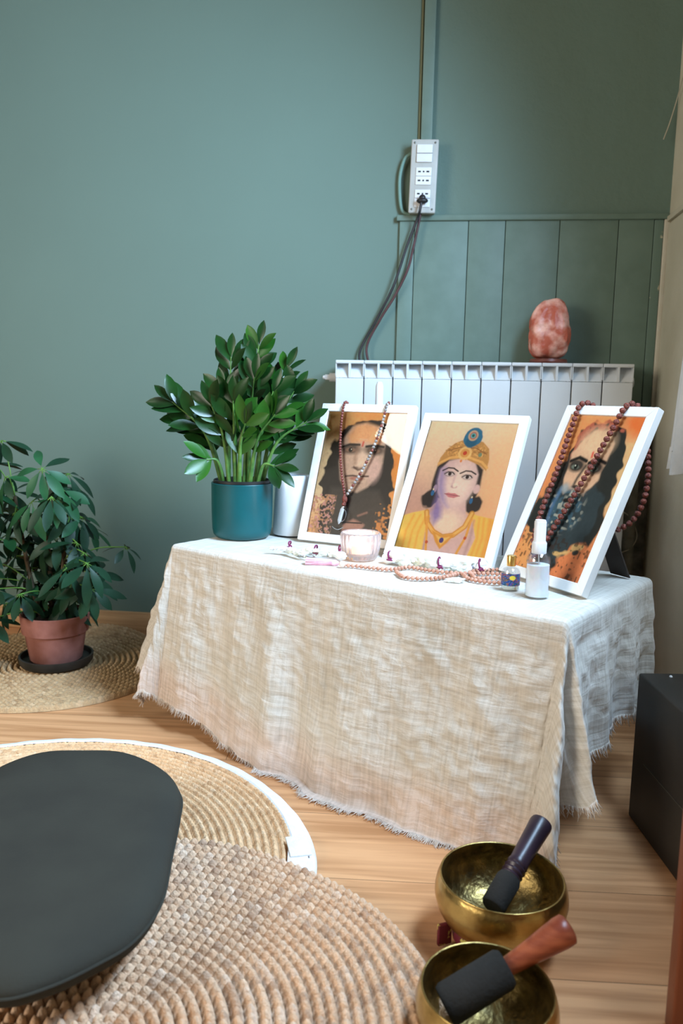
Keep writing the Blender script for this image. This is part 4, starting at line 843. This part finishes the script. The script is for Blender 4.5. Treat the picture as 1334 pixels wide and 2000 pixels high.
# ------------------------------------------------------------------ umbrella plant on the back rug
sc = Vector((-.992, -.342, .017))
t = thing('potted_umbrella_plant', 'bushy dark green umbrella plant in a terracotta pot on the back rug', 'potted plant', sc)
b = MB(); b.lathe([(0, 0), (.087, 0), (.092, .006), (.094, .024), (.089, .024), (.086, .012), (0, .010)], 60, sc); b.build('saucer', M_saucer, t)
b = MB(); b.lathe([(0, .012), (.062, .012), (.066, .016), (.077, .085), (.0775, .088), (.084, .089), (.088, .135), (.085, .137), (.080, .135), (.078, .118), (0, .118)], 60, sc); b.build('pot', M_terra, t)
b = MB(); b.lathe([(.079, .120), (.04, .126), (0, .124)], 30, sc); b.build('soil', M_soil, t)
trunks = []
for k, (tx, ty, tz_) in enumerate([(-.03, .02, .40), (.05, -.02, .36), (-.10, .0, .44), (.00, .05, .30)]):
    b = MB(); P = spline([sc+Vector((tx*.4, ty*.3, .118)), sc+Vector((tx*.7, ty, .25)), sc+Vector((tx, ty, tz_))], 8); b.tube(P, [.007-.003*i/len(P) for i in range(len(P))], 8); b.build('trunk', M_wood_stem, t); trunks.append(P)
hubs = [(82, 915, 1), (133, 925, 0), (152, 952, 0), (118, 955, 1), (62, 980, 1), (178, 1030, 1), (245, 1068, 0), (10, 932, 1), (12, 1045, 1), (100, 1010, 0), (140, 1005, 0), (60, 1040, 0),
        (170, 1100, 0), (110, 1090, 0), (60, 1110, 0), (15, 1110, 0), (140, 1140, 0), (90, 1150, 0), (40, 1160, 0), (8, 1180, 1), (178, 1150, 0), (150, 1060, 0), (85, 1060, 0), (-30, 960, 1), (-40, 1060, 0), (-50, 1130, 0), (-20, 1210, 0), (125, 1180, 0), (180, 1120, 0), (30, 1000, 0), (3, 860, 0), (-20, 905, 0), (100, 970, 0), (160, 1010, 1), (70, 1190, 0), (130, 1110, 0), (75, 1075, 0), (112, 1045, 0), (155, 1175, 0), (-15, 1000, 0), (-35, 1100, 0), (25, 960, 0), (40, 1060, 1), (-10, 1150, 0), (130, 1150, 0), (165, 1080, 0), (95, 1110, 0), (50, 1010, 0), (105, 1125, 0), (30, 1085, 0), (60, 1140, 1)]
for k, (hx, hy, lt) in enumerate(hubs):
    Y_ = sc.y+random.uniform(-.16, .12)
    if hy > 1130: Y_ = sc.y+random.uniform(-.15, .05)
    if (hx, hy) == (245, 1068): Y_ = sc.y+.02
    h = at(hx, hy, Y=Y_); tr = min(trunks, key=lambda P: (P[-1]-h).length); s0 = min(tr, key=lambda q: (q-h).length+abs(q.z-h.z+.05)*.5)
    m_ = s0.lerp(h, .5)+Vector((0, 0, .02)); b = MB(); b.tube(spline([s0, m_, h], 6), .0016, 5, mi=1)
    out = (h-sc); out.z = 0; out = out.normalized() if out.length > 1e-3 else Vector((1, 0, 0))
    ax = (Vector((0, 0, 1))+out*random.uniform(.2, .9)+Vector((random.uniform(-.3, .3), random.uniform(-.7, .1), 0))).normalized()
    u_ = ax.orthogonal().normalized(); v_ = ax.cross(u_); nl = random.choice((6, 7, 7, 8)); a0 = random.uniform(0, 6); Lf = random.uniform(.068, .088) if k != 6 else .06
    if k == 6: nl = 5
    for q in range(nl):
        a = a0+2*PI*q/nl*.93; rd = u_*math.cos(a)+v_*math.sin(a); d = rd+ax*random.uniform(-.45, .15)-Vector((0, 0, random.uniform(.15, .75)))
        d.normalize(); ps = h+d*.012; b.tube([h, ps], .0009, 4, mi=1); leaf(b, ps, d, ax, Lf*random.uniform(.75, 1.1), Lf*random.uniform(.30, .38), 2 if lt and random.random() < .7 else 0, random.uniform(.1, .3), .15)
    for i_, v in enumerate(b.v):
        if v[1] > -.022: b.v[i_] = (v[0], -.022, v[2])
    b.build('leaf', [M_sch, M_pet, M_sch2], t, sharp=None)

# ------------------------------------------------------------------ singing bowls and mallets
def bowl(label, c, R_, H_, tilt=(0, 0)):
    t = thing('singing_bowl', label, 'singing bowl', c, 'brass singing bowls on the floor')
    RM = Matrix.Rotation(tilt[0], 4, 'X') @ Matrix.Rotation(tilt[1], 4, 'Y')
    out = [(0, 0), (.38, 0), (.58, .05), (.78, .17), (.93, .36), (1.0, .58), (1.01, .72), (.985, .88), (.955, .965), (.945, 1.0)]
    inn = [(.925, 1.0), (.915, .985), (.93, .88), (.955, .72), (.945, .58), (.87, .38), (.72, .20), (.5, .10), (.3, .07), (0, .06)]
    b = MB(); P = [(r*R_, z*H_) for r, z in out]
    def dense(P): 
        q = spline([Vector((a, z_, 0)) for a, z_ in P], 4); return [(max(0, v.x), v.y) for v in q]
    b.lathe(dense(P)+[(.935*R_, 1.008*H_), (.925*R_, H_)], 96, c, mat=RM); b.build('outer_wall', M_brass, t, sharp=None)
    b = MB(); b.lathe(dense([(r*R_, z*H_) for r, z in inn]), 96, c, mat=RM); b.build('inner_wall', M_brassin, t, sharp=None)
B1 = Vector((.100, -1.262, .020)); B2 = Vector((.072, -1.452, .004))
bowl('larger brass singing bowl nearer the cloth with an ebony mallet leaning in it', B1, .087, .078)
bowl('front brass singing bowl with a red wooden mallet, cut off at the bottom edge', B2, .078, .078)
b = MB(); b.tube([B1+Vector((.050*math.cos(a*PI/12), .050*math.sin(a*PI/12), -.006)) for a in range(25)], .0135, 12, cap=False); 
tag(b.build('ring_cushion', M_red), 'maroon and yellow ring cushion beneath the larger brass bowl', 'cushion')
b = MB(); f0 = at(868, 1822, Z=.02); b.box((-.010, -.003, -.016), (.010, .003, .014), mat=Matrix.Translation(f0) @ Matrix.Rotation(.5, 4, 'Z'), bev=.0015)
tag(b.build('fabric_tab', M_red), 'small yellow and maroon fabric tab left of the brass bowls', 'fabric')
def mallet(label, p0, p1, parts):
    t = thing('mallet', label, 'mallet', p0, 'bowl mallets'); d = p1-p0
    for nm, m_, prof in parts:
        b = MB(); b.tube([p0+d*f for f, r in prof], [max(r, .0004) for f, r in prof], 24); b.build(nm, m_, t, sharp=50)
p1 = at(1058, 1607, Y=-1.170); p0 = at(962, 1772, Y=-1.285)
mallet('dark ebony mallet with ringed grip leaning in the larger brass bowl', p0, p1, [
 ('suede_wrap', M_suede, [(0, .0), (0, .0145), (.02, .0165), (.30, .0168), (.33, .015)]),
 ('handle', M_mal1, [(.30, .012), (.34, .0148), (.36, .0128), (.38, .0152), (.405, .0130), (.43, .0154), (.455, .0132), (.48, .0150), (.52, .0135), (.60, .0140), (.85, .0155), (.97, .0165), (1, .0155), (1.004, .0)])])
p1 = at(1112, 1812, Y=-1.395); p0 = at(868, 1965, Y=-1.455)
mallet('reddish wooden mallet with black suede head leaning in the front brass bowl', p0, p1, [
 ('suede_wrap', M_suede, [(0, .0), (0, .020), (.03, .0225), (.46, .0220), (.49, .019)]),
 ('handle', M_mal2, [(.45, .0100), (.50, .0105), (.65, .0125), (.82, .0158), (.93, .0176), (.985, .0172), (1.0, .0140), (1.004, 0)])])

# ------------------------------------------------------------------ black cabinet, board, curtain
t = thing('black_cabinet', 'low black cabinet box in the shade right of the cloth', 'cabinet', (.45, -.98, 0))
D1 = Vector((.352, -.882, 0)); D2 = Vector((.384, -1.10, 0)); dy_ = (D2-D1).normalized(); dx_ = Vector((-dy_.y, dy_.x, 0))
CM = Matrix((dx_, -dy_, Vector((0, 0, 1)))).transposed().to_4x4(); CM.translation = D1; hc = at(1245, 1310, Y=-.872).z
b = MB(); b.box((0, -.44, .0), (.17, 0, hc), mat=CM, bev=.004); b.build('casing', M_cab, t)
b = MB(); b.ball(CM @ Vector((.048, -.02, hc)), .003); b.build('white_dot', M_plastic2, t)  # small white bead on the cabinet top
b = MB()
b.box((-.001, -.40, hc*.45), (.001, -.05, hc*.455), mat=CM); b.build('drawer_seam', M_screw, t)
q0 = at(1297, 1995, Z=0.0)
b = MB(); b.box((q0.x, q0.y-.028, 0), (RX-.012, q0.y, 0.82), bev=.003)  # reach to the wall and out-of-view height shaped to block window light
tag(b.build('wooden_panel', M_board), 'reddish brown upright wooden panel at the lower right edge', 'wood panel')

t = thing('curtain', 'white voile curtain with a broad hem hanging at the right edge', 'curtain', (.53, -.45, .57))
V = []; n1, n2 = 120, 60
for j in range(n2):
    f = j/(n2-1); z = .575+f*1.55
    for i in range(n1):
        s_ = i/(n1-1); yl = -.315-.13*min(1, f*1.55)**.8; yr = -.84; y = yl+(yr-yl)*s_
        x = .525+.016*math.sin(s_*26+f*1.5)*(1-.3*f)+.004*noise.noise(Vector((s_*8, f*6, 0))); V.append((x, y, z+.006*math.sin(s_*26)*(1-f)))
b = MB(); b.add(V, [(j*n1+i, j*n1+i+1, (j+1)*n1+i+1, (j+1)*n1+i) for j in range(n2-1) for i in range(n1-1)]); o = b.build('panel', M_curt, t)
m_ = o.modifiers.new('solid', 'SOLIDIFY'); m_.thickness = .0012
b = MB(); V2 = [(v[0]-.0016, v[1], v[2]) for v in V[:n1*3]]; b.add(V2, [(j*n1+i, j*n1+i+1, (j+1)*n1+i+1, (j+1)*n1+i) for j in range(2) for i in range(n1-1)]); o = b.build('hem', M_curt, t)
b = MB(); b.tube([(.530, -.30, 2.13), (.530, -2.2, 2.13)], .009, 12); b.build('curtain_rod', M_plastic2, t)
